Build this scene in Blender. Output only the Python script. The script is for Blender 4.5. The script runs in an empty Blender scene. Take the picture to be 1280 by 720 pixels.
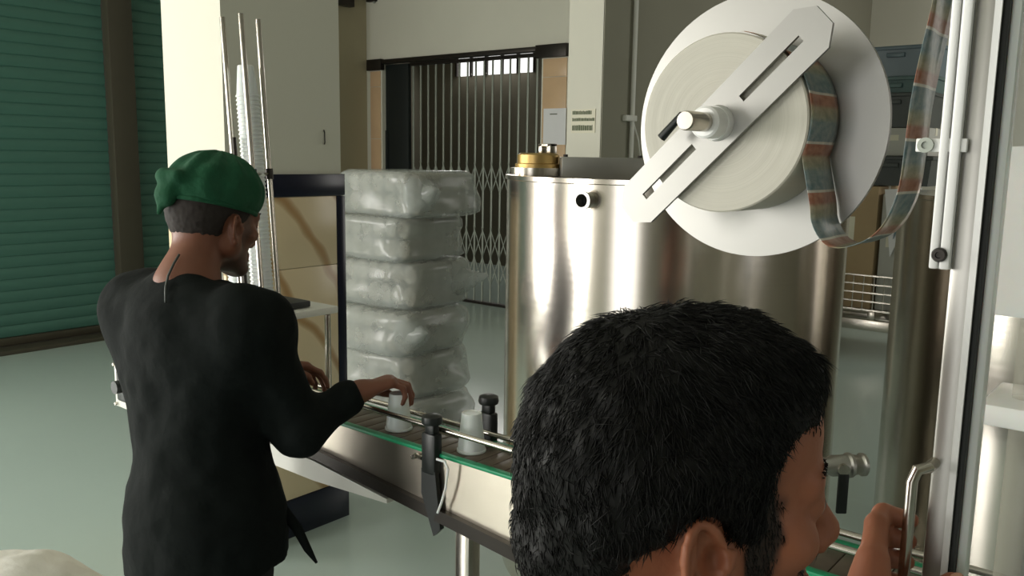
import bpy, bmesh, math, random
import numpy as np
from mathutils import Vector, Matrix
random.seed(7); rng = np.random.default_rng(7)
sc = bpy.context.scene
C = sc.collection
PI = math.pi

# ------------------------------------------------------------------ camera
F, H = 1075.0, 1.62
YAW, PIT, ROL = math.radians(39.2), math.radians(8.7), math.radians(0.9)
fh = np.array([-math.sin(YAW), math.cos(YAW), 0]); r0 = np.array([math.cos(YAW), math.sin(YAW), 0]); zz = np.array([0, 0, 1.])
fw = fh*math.cos(PIT) - zz*math.sin(PIT); u0 = fh*math.sin(PIT) + zz*math.cos(PIT)
up = math.cos(ROL)*u0 - math.sin(ROL)*r0; rt = math.cos(ROL)*r0 + math.sin(ROL)*u0
CAM = np.array([0, 0, H])
def ray(x, y): return fw + rt*((x-640)/F) + up*((360-y)/F)
def onz(x, y, z): d = ray(x, y); return CAM + d*((z-H)/d[2])
def onx(x, y, X): d = ray(x, y); return CAM + d*(X/d[0])
def ony(x, y, Y): d = ray(x, y); return CAM + d*(Y/d[1])
def dep(x, y, t): return CAM + ray(x, y)*t
cd = bpy.data.cameras.new('camera'); cam = bpy.data.objects.new('camera', cd); C.objects.link(cam)
cd.sensor_width = 36; cd.lens = 36*F/1280; cd.clip_start = 0.02
cam.matrix_world = Matrix([[rt[i], up[i], -fw[i], CAM[i]] for i in range(3)] + [[0, 0, 0, 1]])
sc.camera = cam

# ------------------------------------------------------------------ light
sc.view_settings.view_transform = 'Standard'; sc.view_settings.look = 'None'
sc.view_settings.gamma = 1; sc.view_settings.exposure = 0.0; sc.view_settings.use_curve_mapping = False
sc.cycles.use_denoising = True
W = bpy.data.worlds.new('World'); sc.world = W; W.use_nodes = True
W.node_tree.nodes['Background'].inputs[0].default_value = (0.80, 0.90, 1.0, 1)
W.node_tree.nodes['Background'].inputs[1].default_value = 0.6
def opening_light(name, loc, look, sx, sy, power, col=(1, 0.97, 0.92)):
    l = bpy.data.lights.new(name, 'AREA'); l.shape = 'RECTANGLE'; l.size = sx; l.size_y = sy; l.energy = power; l.color = col
    o = bpy.data.objects.new(name, l); C.objects.link(o); o.location = loc
    o.rotation_euler = Vector(look).to_track_quat('-Z', 'Z').to_euler()
    return o
opening_light('daylight_back_door', (-0.95, -4.02, 1.35), (0, 1, 0), 1.7, 2.6, 34)
opening_light('daylight_back_window', (-4.6, -4.02, 1.5), (0, 1, 0), 1.3, 2.3, 185)
opening_light('daylight_left_shutter', (-7.42, -2.0, 1.35), (1, 0, 0), 2.0, 2.6, 300)
opening_light('daylight_right_window', (4.42, 1.0, 1.7), (-1, 0, 0), 1.1, 1.6, 7)
opening_light('daylight_passage_window', (-8.4, 9.74, 2.96), (0, -1, -0.4), 1.4, 0.3, 30)
opening_light('far_fill_light', (0.9, 8.3, 2.2), (-1, 0, 0), 2.2, 1.6, 45)  # added fill lamp to brighten the far end; no window stands here

# ------------------------------------------------------------------ materials
def lin(c):
    c = c/255.0
    return c/12.92 if c <= 0.04045 else ((c+0.055)/1.055)**2.4
def RGB(r, g, b): return (lin(r), lin(g), lin(b), 1)
def mat(name, col, rough=0.5, metal=0.0, var=0.12, scale=8.0, bump=0.0, bscale=60.0, stretch=None, **kw):
    m = bpy.data.materials.new(name); m.use_nodes = True
    nt = m.node_tree; b = nt.nodes['Principled BSDF']
    b.inputs['Roughness'].default_value = rough; b.inputs['Metallic'].default_value = metal
    for k, v in kw.items(): b.inputs[k.replace('_', ' ')].default_value = v
    tc = nt.nodes.new('ShaderNodeTexCoord'); src = tc.outputs['Object']
    if stretch:
        mp = nt.nodes.new('ShaderNodeMapping'); mp.inputs['Scale'].default_value = stretch
        nt.links.new(src, mp.inputs[0]); src = mp.outputs[0]
    n = nt.nodes.new('ShaderNodeTexNoise'); n.inputs['Scale'].default_value = scale; n.inputs['Detail'].default_value = 5
    nt.links.new(src, n.inputs['Vector'])
    mx = nt.nodes.new('ShaderNodeMix'); mx.data_type = 'RGBA'
    mx.inputs['A'].default_value = tuple(c*(1-var) for c in col[:3]) + (1,)
    mx.inputs['B'].default_value = tuple(min(1, c*(1+var)) for c in col[:3]) + (1,)
    nt.links.new(n.outputs['Fac'], mx.inputs['Factor']); nt.links.new(mx.outputs['Result'], b.inputs['Base Color'])
    if bump:
        n2 = nt.nodes.new('ShaderNodeTexNoise'); n2.inputs['Scale'].default_value = bscale; n2.inputs['Detail'].default_value = 4
        nt.links.new(src, n2.inputs['Vector'])
        bp = nt.nodes.new('ShaderNodeBump'); bp.inputs['Strength'].default_value = bump; bp.inputs['Distance'].default_value = 0.01
        nt.links.new(n2.outputs['Fac'], bp.inputs['Height']); nt.links.new(bp.outputs['Normal'], b.inputs['Normal'])
    m['mix'] = 1
    return m
M = {}
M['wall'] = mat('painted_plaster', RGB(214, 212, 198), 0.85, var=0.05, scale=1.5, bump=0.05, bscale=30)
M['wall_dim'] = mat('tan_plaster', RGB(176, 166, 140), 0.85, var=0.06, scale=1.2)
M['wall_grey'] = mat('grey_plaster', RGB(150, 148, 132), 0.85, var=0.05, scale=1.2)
M['ceiling'] = mat('ceiling_paint', RGB(205, 203, 192), 0.9, var=0.04)
M['floor'] = mat('green_grey_epoxy', RGB(172, 188, 182), 0.2, var=0.06, scale=0.9, bump=0.012, bscale=5)
M['navy'] = mat('navy_tile', RGB(20, 24, 44), 0.25, var=0.1)
M['orange_tile'] = mat('peach_tile', RGB(208, 176, 140), 0.35, var=0.1, scale=5)
M['shutter'] = mat('green_shutter_paint', RGB(64, 104, 92), 0.45, var=0.08, scale=3)
M['brown'] = mat('brown_steel', RGB(64, 60, 48), 0.5, var=0.1)
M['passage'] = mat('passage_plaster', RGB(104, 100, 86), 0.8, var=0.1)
M['steel'] = mat('brushed_steel', RGB(196, 190, 180), 0.24, 1.0, var=0.05, scale=30, stretch=(1, 1, 0.03))
M['tank'] = mat('tank_steel', RGB(205, 198, 188), 0.19, 1.0, var=0.05, scale=14, stretch=(0.3, 0.3, 12), bump=0.015, bscale=6)
M['steel_soft'] = mat('satin_steel', RGB(186, 184, 178), 0.4, 1.0, var=0.04, scale=20)
M['panel'] = mat('conveyor_panel_steel', RGB(205, 196, 182), 0.3, 1.0, var=0.06, scale=5)
M['alu'] = mat('anodised_aluminium', RGB(168, 167, 163), 0.4, 0.85, var=0.04, scale=12)
M['bar_alu'] = mat('slotted_bar_aluminium', RGB(156, 155, 151), 0.4, 0.85, var=0.04, scale=12)
M['alu_white'] = mat('white_aluminium', RGB(238, 238, 236), 0.4, 0.1, var=0.02)
M['dark'] = mat('black_plastic', RGB(24, 28, 27), 0.4, var=0.15)
M['dark_steel'] = mat('dark_steel', RGB(52, 48, 44), 0.4, 0.6, var=0.15)
M['gate'] = mat('gate_steel', RGB(166, 172, 162), 0.45, 0.3, var=0.1)
M['black_void'] = mat('dark_green_door', RGB(16, 24, 24), 0.6, var=0.1)
M['belt'] = mat('conveyor_slats', RGB(104, 92, 80), 0.4, 0.3, var=0.25, scale=60)
M['green'] = mat('green_wear_strip', RGB(20, 150, 104), 0.4, var=0.08)
M['white_plastic'] = mat('white_plastic', RGB(240, 240, 236), 0.35, var=0.02, Subsurface_Weight=0.15)
M['white_paint'] = mat('white_paint', RGB(226, 226, 218), 0.45, var=0.03)
M['brass'] = mat('polished_brass', RGB(200, 168, 108), 0.4, 0.9, var=0.1, scale=20)
M['card'] = mat('cardboard', RGB(168, 146, 112), 0.85, var=0.08, scale=10)
M['paper'] = mat('paper', RGB(226, 226, 228), 0.8, var=0.02)
M['label_paper'] = mat('label_paper', RGB(220, 216, 196), 0.7, var=0.03)
M['ink'] = mat('green_ink', RGB(96, 104, 80), 0.7, var=0.1)
M['bin_blue'] = mat('slate_blue_plastic', RGB(92, 110, 118), 0.4, var=0.12)
M['bin_teal'] = mat('teal_plastic', RGB(74, 100, 98), 0.45, var=0.12)
M['bin_dark'] = mat('dark_grey_plastic', RGB(62, 68, 66), 0.5, var=0.12)
M['bin_light'] = mat('light_grey_plastic', RGB(176, 176, 168), 0.5, var=0.06)
M['roll'] = mat('film_roll_edge', RGB(196, 193, 180), 0.6, var=0.05)
M['skin1'] = None
M['tunic'] = mat('black_cotton', RGB(17, 22, 21), 0.9, var=0.25, scale=14, bump=0.35, bscale=26, Specular_IOR_Level=0.15)
M['trouser'] = mat('black_trouser', RGB(12, 15, 15), 0.9, var=0.2, scale=10)
M['cap'] = mat('green_cap_cloth', RGB(16, 78, 50), 0.9, var=0.25, scale=22, bump=0.3, bscale=70)
M['hair'] = mat('black_hair', RGB(18, 18, 16), 0.62, var=0.3, scale=50, Specular_IOR_Level=0.3)
M['hair_fade'] = mat('short_black_hair', RGB(36, 28, 24), 0.8, var=0.3, scale=120)
M['shoe'] = mat('dark_shoe', RGB(34, 30, 28), 0.6)
M['shirt'] = mat('charcoal_shirt', RGB(54, 58, 62), 0.9, var=0.15, bump=0.3, bscale=30)
M['rubber'] = mat('black_rubber', RGB(16, 16, 16), 0.6)
M['seal'] = mat('grey_door_seal', RGB(44, 46, 45), 0.6)
M['sack'] = mat('white_woven_sack', RGB(232, 230, 224), 0.6, var=0.05, bump=0.2, bscale=40)

def marble():
    m = mat('cream_marble', RGB(232, 212, 176), 0.25, var=0.06, scale=3)
    nt = m.node_tree; b = nt.nodes['Principled BSDF']
    tc = nt.nodes.new('ShaderNodeTexCoord')
    mp = nt.nodes.new('ShaderNodeMapping'); mp.inputs['Rotation'].default_value = (0.9, 0, 0)
    nt.links.new(tc.outputs['Object'], mp.inputs[0])
    w = nt.nodes.new('ShaderNodeTexWave'); w.inputs['Scale'].default_value = 1.5; w.inputs['Distortion'].default_value = 5
    w.inputs['Detail'].default_value = 3; w.bands_direction = 'Z'; nt.links.new(mp.outputs[0], w.inputs['Vector'])
    r = nt.nodes.new('ShaderNodeValToRGB'); r.color_ramp.elements[0].position = 0.0; r.color_ramp.elements[0].color = (1, 1, 1, 1)
    r.color_ramp.elements[1].position = 0.16; r.color_ramp.elements[1].color = (0, 0, 0, 1)
    nt.links.new(w.outputs['Fac'], r.inputs['Fac'])
    mul = nt.nodes.new('ShaderNodeMath'); mul.operation = 'MULTIPLY'; mul.inputs[1].default_value = 0.85
    nt.links.new(r.outputs['Color'], mul.inputs[0])
    mx = nt.nodes.new('ShaderNodeMix'); mx.data_type = 'RGBA'; mx.inputs['B'].default_value = RGB(176, 134, 84)
    old = b.inputs['Base Color'].links[0].from_socket
    nt.links.new(mul.outputs[0], mx.inputs['Factor']); nt.links.new(old, mx.inputs['A']); nt.links.new(mx.outputs['Result'], b.inputs['Base Color'])
    return m
M['marble'] = marble()

def clear_mat(name, col, rough, alpha, gloss_ior=1.45):
    """thin plastic sheet: partly see-through, partly white haze, with a sheen"""
    m = bpy.data.materials.new(name); m.use_nodes = True; nt = m.node_tree
    b = nt.nodes['Principled BSDF']; b.inputs['Base Color'].default_value = col; b.inputs['Roughness'].default_value = rough
    b.inputs['IOR'].default_value = gloss_ior
    t = nt.nodes.new('ShaderNodeBsdfTransparent'); mx = nt.nodes.new('ShaderNodeMixShader')
    n = nt.nodes.new('ShaderNodeTexNoise'); n.inputs['Scale'].default_value = 9; n.inputs['Detail'].default_value = 4
    tc = nt.nodes.new('ShaderNodeTexCoord'); nt.links.new(tc.outputs['Object'], n.inputs['Vector'])
    mr = nt.nodes.new('ShaderNodeMapRange'); mr.inputs['To Min'].default_value = max(0, alpha-0.12); mr.inputs['To Max'].default_value = min(1, alpha+0.12)
    nt.links.new(n.outputs['Fac'], mr.inputs['Value']); nt.links.new(mr.outputs[0], mx.inputs['Fac'])
    nt.links.new(t.outputs[0], mx.inputs[1]); nt.links.new(b.outputs[0], mx.inputs[2])
    nt.links.new(mx.outputs[0], nt.nodes['Material Output'].inputs['Surface'])
    return m
M['bag'] = clear_mat('clear_bag_film', RGB(192, 198, 194), 0.2, 0.42)
M['acrylic'] = clear_mat('clear_acrylic', RGB(214, 220, 216), 0.06, 0.12)
M['cup_clear'] = clear_mat('frosted_cup', RGB(176, 172, 156), 0.5, 0.4)

def skin(name, base, hairc):
    m = bpy.data.materials.new(name); m.use_nodes = True; nt = m.node_tree; b = nt.nodes['Principled BSDF']
    b.inputs['Roughness'].default_value = 0.5; b.inputs['Subsurface Weight'].default_value = 0.08
    b.inputs['Subsurface Radius'].default_value = (0.01, 0.004, 0.002)
    a = nt.nodes.new('ShaderNodeAttribute'); a.attribute_name = 'beard'
    l = nt.nodes.new('ShaderNodeAttribute'); l.attribute_name = 'lip'
    tc = nt.nodes.new('ShaderNodeTexCoord')
    n = nt.nodes.new('ShaderNodeTexNoise'); n.inputs['Scale'].default_value = 18; n.inputs['Detail'].default_value = 5
    nt.links.new(tc.outputs['Object'], n.inputs['Vector'])
    m1 = nt.nodes.new('ShaderNodeMix'); m1.data_type = 'RGBA'
    m1.inputs['A'].default_value = tuple(c*0.82 for c in base[:3])+(1,); m1.inputs['B'].default_value = tuple(c*1.18 for c in base[:3])+(1,)
    nt.links.new(n.outputs['Fac'], m1.inputs['Factor'])
    m3 = nt.nodes.new('ShaderNodeMix'); m3.data_type = 'RGBA'; m3.inputs['B'].default_value = (base[0]*0.9, base[1]*0.55, base[2]*0.6, 1)
    nt.links.new(l.outputs['Fac'], m3.inputs['Factor']); nt.links.new(m1.outputs['Result'], m3.inputs['A'])
    m2 = nt.nodes.new('ShaderNodeMix'); m2.data_type = 'RGBA'; m2.inputs['B'].default_value = hairc
    nt.links.new(a.outputs['Fac'], m2.inputs['Factor']); nt.links.new(m3.outputs['Result'], m2.inputs['A'])
    nt.links.new(m2.outputs['Result'], b.inputs['Base Color'])
    n2 = nt.nodes.new('ShaderNodeTexNoise'); n2.inputs['Scale'].default_value = 220; nt.links.new(tc.outputs['Object'], n2.inputs['Vector'])
    bp = nt.nodes.new('ShaderNodeBump'); bp.inputs['Strength'].default_value = 0.12; bp.inputs['Distance'].default_value = 0.002
    nt.links.new(n2.outputs['Fac'], bp.inputs['Height']); nt.links.new(bp.outputs['Normal'], b.inputs['Normal'])
    return m
M['skin1'] = skin('brown_skin', RGB(122, 76, 56), RGB(30, 24, 21))
M['skin2'] = skin('warm_brown_skin', RGB(160, 98, 70), RGB(34, 26, 22))

# ------------------------------------------------------------------ mesh helpers
def vec(p): return Vector((float(p[0]), float(p[1]), float(p[2])))
class MB:
    def __init__(s): s.bm = bmesh.new()
    def box(s, lo, hi, bev=0.0):
        lo = vec(lo); hi = vec(hi)
        r = bmesh.ops.create_cube(s.bm, size=1.0)
        for v in r['verts']:
            v.co = Vector(((lo[i]+hi[i])/2 + v.co[i]*(hi[i]-lo[i]) for i in range(3)))
        if bev:
            es = list({e for v in r['verts'] for e in v.link_edges})
            bmesh.ops.bevel(s.bm, geom=es, offset=bev, segments=2, affect='EDGES', profile=0.5)
        return s
    def obox(s, c, ax, ay, az, sx, sy, sz, bev=0.0):
        """box with its own axes"""
        r = bmesh.ops.create_cube(s.bm, size=1.0)
        c = vec(c); ax = vec(ax).normalized(); ay = vec(ay).normalized(); az = vec(az).normalized()
        for v in r['verts']:
            q = v.co.copy(); v.co = c + ax*q.x*sx + ay*q.y*sy + az*q.z*sz
        if bev:
            es = list({e for v in r['verts'] for e in v.link_edges})
            bmesh.ops.bevel(s.bm, geom=es, offset=bev, segments=2, affect='EDGES', profile=0.5)
        return s
    def cyl(s, a, b, ra, rb=None, n=24, caps=True):
        a = vec(a); b = vec(b); rb = ra if rb is None else rb
        d = (b-a).normalized(); t = Vector((1, 0, 0)) if abs(d.x) < 0.8 else Vector((0, 1, 0))
        u = d.cross(t).normalized(); w = d.cross(u)
        A = []; B = []
        for i in range(n):
            q = u*math.cos(2*PI*i/n) + w*math.sin(2*PI*i/n)
            A.append(s.bm.verts.new(a+q*ra)); B.append(s.bm.verts.new(b+q*rb))
        for i in range(n):
            j = (i+1) % n; s.bm.faces.new((A[i], A[j], B[j], B[i]))
        if caps: s.bm.faces.new(A[::-1]); s.bm.faces.new(B)
        return s
    def lathe(s, prof, o, axis=(0, 0, 1), n=40, closed=False):
        """prof: (r, h) pairs turned about an axis through o"""
        o = vec(o); d = vec(axis).normalized(); t = Vector((1, 0, 0)) if abs(d.x) < 0.8 else Vector((0, 1, 0))
        u = d.cross(t).normalized(); w = d.cross(u); rings = []
        for r, h in prof:
            if r < 1e-6: rings.append([s.bm.verts.new(o+d*h)]); continue
            rings.append([s.bm.verts.new(o+d*h+(u*math.cos(2*PI*i/n)+w*math.sin(2*PI*i/n))*r) for i in range(n)])
        if closed: rings.append(rings[0])
        for A, B in zip(rings[:-1], rings[1:]):
            for i in range(n):
                j = (i+1) % n
                if len(A) == 1 and len(B) == 1: continue
                if len(A) == 1: s.bm.faces.new((A[0], B[j], B[i]))
                elif len(B) == 1: s.bm.faces.new((A[i], A[j], B[0]))
                else: s.bm.faces.new((A[i], A[j], B[j], B[i]))
        return s
    def tube(s, pts, r, n=10):
        pts = [vec(p) for p in pts]; prev = None; N = len(pts)
        for i, p in enumerate(pts):
            d = (pts[min(i+1, N-1)] - pts[max(i-1, 0)]).normalized()
            if i == 0: u = d.orthogonal().normalized()
            else: u = (u - d*u.dot(d)).normalized()
            w = d.cross(u); rr = r[i] if isinstance(r, (list, tuple)) else r
            ring = [s.bm.verts.new(p+(u*math.cos(2*PI*k/n)+w*math.sin(2*PI*k/n))*rr) for k in range(n)]
            if prev:
                for k in range(n): s.bm.faces.new((prev[k], prev[(k+1) % n], ring[(k+1) % n], ring[k]))
            else: s.bm.faces.new(ring[::-1])
            prev = ring
        s.bm.faces.new(prev); return s
    def prism(s, poly, ext):
        """polygon (3D points) swept by a vector"""
        e = vec(ext); A = [s.bm.verts.new(vec(p)) for p in poly]; B = [s.bm.verts.new(vec(p)+e) for p in poly]
        s.bm.faces.new(A[::-1]); s.bm.faces.new(B)
        for i in range(len(A)):
            j = (i+1) % len(A); s.bm.faces.new((A[i], A[j], B[j], B[i]))
        return s
    def build(s, name, m, parent=None, smooth=0.6):
        bmesh.ops.recalc_face_normals(s.bm, faces=s.bm.faces)
        me = bpy.data.meshes.new(name); s.bm.to_mesh(me); s.bm.free()
        return link(name, me, m, parent, smooth)
def link(name, me, m, parent=None, smooth=0.6):
    if m is not None and not me.materials: me.materials.append(M[m] if isinstance(m, str) else m)
    if smooth:
        me.polygons.foreach_set('use_smooth', [True]*len(me.polygons))
        if smooth < 3: me.set_sharp_from_angle(angle=smooth)
    o = bpy.data.objects.new(name, me); C.objects.link(o)
    if parent is not None:
        o.parent = parent; o.matrix_parent_inverse = parent_inv(parent)
    return o
def parent_inv(p):
    m = Matrix.LocRotScale(p.location, p.rotation_euler, p.scale)
    if p.parent is not None: m = p.parent.matrix_parent_inverse.inverted() @ m if False else m
    return m.inverted()
def tag(o, label=None, cat=None, group=None, kind=None):
    if label: o['label'] = label
    if cat: o['category'] = cat
    if group: o['group'] = group
    if kind: o['kind'] = kind
    return o
def thing(name, label, cat, loc=(0, 0, 0), group=None):
    o = bpy.data.objects.new(name, None); C.objects.link(o); o.location = vec(loc); o.empty_display_size = 0.05
    return tag(o, label, cat, group)
def struct(name, mb, m, label=None, cat=None):
    return tag(mb.build(name, m), label or name.replace('_', ' ') + ' of the workshop', cat or name.split('_')[0], kind='structure')

# ------------------------------------------------------------------ signed distance modelling (for people, cloth and sacks)
class Sdf:
    def __init__(s, xs, ys, zs):
        s.x, s.y, s.z = (np.asarray(a, np.float32) for a in (xs, ys, zs))
        s.D = np.full((len(s.x), len(s.y), len(s.z)), 1.0, np.float32)
    def sub(s, lo, hi):
        sl = []
        for a, l, h in zip((s.x, s.y, s.z), lo, hi):
            i = max(0, int(np.searchsorted(a, l))-1); j = min(len(a), int(np.searchsorted(a, h))+1); sl.append(slice(i, max(i, j)))
        P = (s.x[sl[0]][:, None, None], s.y[sl[1]][None, :, None], s.z[sl[2]][None, None, :])
        return tuple(sl), P
    def put(s, d, sl, k, mode='add'):
        a = s.D[sl]
        if mode == 'cut': a, d = -a, d
        if k > 0:
            h = np.maximum(k-np.abs(a-d), 0)/k; r = np.minimum(a, d)-h*h*k*0.25
        else: r = np.minimum(a, d)
        s.D[sl] = -r if mode == 'cut' else r
    def rc(s, a, b, ra, rb=None, k=0.02, mode='add'):
        rb = ra if rb is None else rb; a = np.array(a, float); b = np.array(b, float); m = max(ra, rb)+k+0.03
        sl, P = s.sub(np.minimum(a, b)-m, np.maximum(a, b)+m)
        ba = b-a; L = max(ba@ba, 1e-9)
        q = [P[i]-np.float32(a[i]) for i in range(3)]
        t = np.clip((q[0]*ba[0]+q[1]*ba[1]+q[2]*ba[2])/L, 0, 1)
        d = np.sqrt((q[0]-t*ba[0])**2+(q[1]-t*ba[1])**2+(q[2]-t*ba[2])**2)-(ra+(rb-ra)*t)
        s.put(d.astype(np.float32), sl, k, mode)
    def el(s, c, r, R=None, k=0.02, mode='add', noise=None):
        c = np.array(c, float); r = np.array(r, float); m = max(r)+k+0.03
        sl, P = s.sub(c-m, c+m); q = [P[i]-np.float32(c[i]) for i in range(3)]
        if R is not None: q = [q[0]*R[0][i]+q[1]*R[1][i]+q[2]*R[2][i] for i in range(3)]
        k0 = np.sqrt((q[0]/r[0])**2+(q[1]/r[1])**2+(q[2]/r[2])**2); k1 = np.sqrt((q[0]/r[0]**2)**2+(q[1]/r[1]**2)**2+(q[2]/r[2]**2)**2)
        s.put((k0*(k0-1)/np.maximum(k1, 1e-6)).astype(np.float32), sl, k, mode)
    def plane(s, p, n, k=0.0):
        """keep the side the normal points away from"""
        n = np.array(n, float); n /= np.linalg.norm(n)
        d = (s.x[:, None, None]-p[0])*n[0]+(s.y[None, :, None]-p[1])*n[1]+(s.z[None, None, :]-p[2])*n[2]
        a = s.D
        if k > 0:
            h = np.maximum(k-np.abs(a-d), 0)/k; s.D = (np.maximum(a, d)+h*h*k*0.25).astype(np.float32)
        else: s.D = np.maximum(a, d).astype(np.float32)
    def mesh(s):
        D = s.D; D[0] = D[-1] = 1; D[:, 0] = D[:, -1] = 1; D[:, :, 0] = D[:, :, -1] = 1
        neg = D < 0; nx, ny, nz = D.shape
        cnt = np.zeros((nx-1, ny-1, nz-1), np.int8)
        for i in (0, 1):
            for j in (0, 1):
                for k in (0, 1): cnt += neg[i:nx-1+i, j:ny-1+j, k:nz-1+k]
        act = (cnt > 0) & (cnt < 8); idx = np.argwhere(act); ids = np.full(act.shape, -1, np.int64); ids[act] = np.arange(len(idx))
        X = [s.x, s.y, s.z]; acc = np.zeros((len(idx), 3)); num = np.zeros(len(idx))
        for ax in range(3):
            o1, o2 = [a for a in range(3) if a != ax]
            for u in (0, 1):
                for v in (0, 1):
                    p = idx.copy(); p[:, o1] += u; p[:, o2] += v; q = p.copy(); q[:, ax] += 1
                    da = D[p[:, 0], p[:, 1], p[:, 2]]; db = D[q[:, 0], q[:, 1], q[:, 2]]
                    m = (da < 0) != (db < 0); t = np.where(m, da/np.where(m, da-db, 1), 0)
                    for c in range(3):
                        va = X[c][p[:, c]]; vb = X[c][q[:, c]]; acc[:, c] += np.where(m, va+(vb-va)*t, 0)
                    num += m
        V = acc/num[:, None]; quads = []
        for ax in range(3):
            o1, o2 = [(1, 2), (2, 0), (0, 1)][ax]
            A = np.take(neg, range(0, D.shape[ax]-1), ax); B = np.take(neg, range(1, D.shape[ax]), ax)
            e = np.argwhere(A != B); e = e[(e[:, o1] > 0) & (e[:, o2] > 0) & (e[:, o1] < D.shape[o1]-1) & (e[:, o2] < D.shape[o2]-1)]
            fl = A[e[:, 0], e[:, 1], e[:, 2]]; c = []
            for (u, v) in ((-1, -1), (0, -1), (0, 0), (-1, 0)):
                p = e.copy(); p[:, o1] += u; p[:, o2] += v; c.append(ids[p[:, 0], p[:, 1], p[:, 2]])
            q = np.stack(c, 1); q[~fl] = q[~fl][:, ::-1]; quads.append(q)
        return V, np.concatenate(quads)
def smooth_mesh(V, Q, it=2, lam=0.5):
    E = np.concatenate([Q[:, [0, 1]], Q[:, [1, 2]], Q[:, [2, 3]], Q[:, [3, 0]]]); E = np.concatenate([E, E[:, ::-1]])
    deg = np.bincount(E[:, 0], minlength=len(V))[:, None]
    for _ in range(it):
        S = np.stack([np.bincount(E[:, 0], weights=V[E[:, 1], c], minlength=len(V)) for c in range(3)], 1)
        V = V+(S/np.maximum(deg, 1)-V)*lam
    return V
def to_mesh(name, V, Q):
    me = bpy.data.meshes.new(name); me.vertices.add(len(V)); me.vertices.foreach_set('co', np.asarray(V, np.float32).ravel())
    n = Q.shape[1]; me.loops.add(Q.size); me.loops.foreach_set('vertex_index', Q.astype(np.int32).ravel())
    me.polygons.add(len(Q)); me.polygons.foreach_set('loop_start', np.arange(0, Q.size, n, dtype=np.int32))
    me.update(calc_edges=True); me.validate(); return me
def attr(me, name, vals):
    a = me.attributes.new(name, 'FLOAT', 'POINT'); a.data.foreach_set('value', np.clip(vals, 0, 1).astype(np.float32))
def axis(segs):
    """uneven grid line from (start, end, step) pieces"""
    return np.unique(np.concatenate([np.arange(a, b, st) for a, b, st in segs]))
def vnoise(P, f, seed=0):
    """smooth value noise at points P"""
    r = np.random.default_rng(seed); n = 64; G = r.random((n, n, n)).astype(np.float32)*2-1
    p = P*f; i = np.floor(p).astype(int); t = p-i; t = t*t*(3-2*t); o = 0
    for a in (0, 1):
        for b in (0, 1):
            for c in (0, 1):
                w = (t[:, 0] if a else 1-t[:, 0])*(t[:, 1] if b else 1-t[:, 1])*(t[:, 2] if c else 1-t[:, 2])
                o = o+w*G[(i[:, 0]+a) % n, (i[:, 1]+b) % n, (i[:, 2]+c) % n]
    return o
def normals(V, Q):
    n = np.cross(V[Q[:, 2]]-V[Q[:, 0]], V[Q[:, 3]]-V[Q[:, 1]]); N = np.zeros_like(V)
    for k in range(4):
        for c in range(3): N[:, c] += np.bincount(Q[:, k], weights=n[:, c], minlength=len(V))
    return N/np.maximum(np.linalg.norm(N, axis=1, keepdims=True), 1e-9)
# ================================================================== THE SETTING
ZC = 3.7
struct('floor', MB().box((-10, -6, -0.1), (5, 11, 0)), 'floor', 'pale green grey epoxy workshop floor')
struct('ceiling', MB().box((-10, -6, ZC), (5, 11, ZC+0.1)), 'ceiling', 'plain painted ceiling of the workshop')
XL = -7.5
# left wall: two roller shutters with a brown post between; an open bay nearer lets daylight in
y_post0 = onx(141, 300, XL)[1]; y_post1 = onx(171, 300, XL)[1]
mb = MB().box((XL-0.3, -6, 3.25), (XL-0.02, 5.6, ZC)).box((XL-0.3, -6, 0), (XL-0.02, -3.1, 3.25)).box((XL-0.3, -0.9, 0), (XL-0.02, 0.4, 3.25)).box((XL-0.3, -3.1, 2.7), (XL-0.02, -0.9, 3.25))
mb.box((XL-0.62, 5.6, 0), (XL-0.45, 7.0, ZC)).box((XL-0.62, 5.45, 0), (XL-0.02, 5.6, 3.25)).box((XL-0.62, 5.45, 3.25), (XL-0.3, 5.6, ZC))
struct('wall_left', mb, 'wall_dim', 'tan plaster wall around the green roller shutters')
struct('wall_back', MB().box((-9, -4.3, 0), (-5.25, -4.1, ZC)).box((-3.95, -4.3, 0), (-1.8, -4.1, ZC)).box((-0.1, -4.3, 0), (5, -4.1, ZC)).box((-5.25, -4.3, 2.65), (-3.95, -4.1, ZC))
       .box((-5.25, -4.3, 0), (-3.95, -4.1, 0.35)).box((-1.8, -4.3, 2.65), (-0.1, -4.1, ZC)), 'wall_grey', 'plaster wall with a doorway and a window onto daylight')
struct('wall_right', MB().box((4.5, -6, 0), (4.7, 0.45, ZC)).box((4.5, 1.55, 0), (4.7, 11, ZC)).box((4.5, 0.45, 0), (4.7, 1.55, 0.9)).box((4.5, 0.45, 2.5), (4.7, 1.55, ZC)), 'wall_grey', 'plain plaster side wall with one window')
struct('wall_far', MB().box((-3.6, 10.5, 0), (5, 10.7, ZC)), 'wall', 'pale grey end wall behind the stacked bins')

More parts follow.
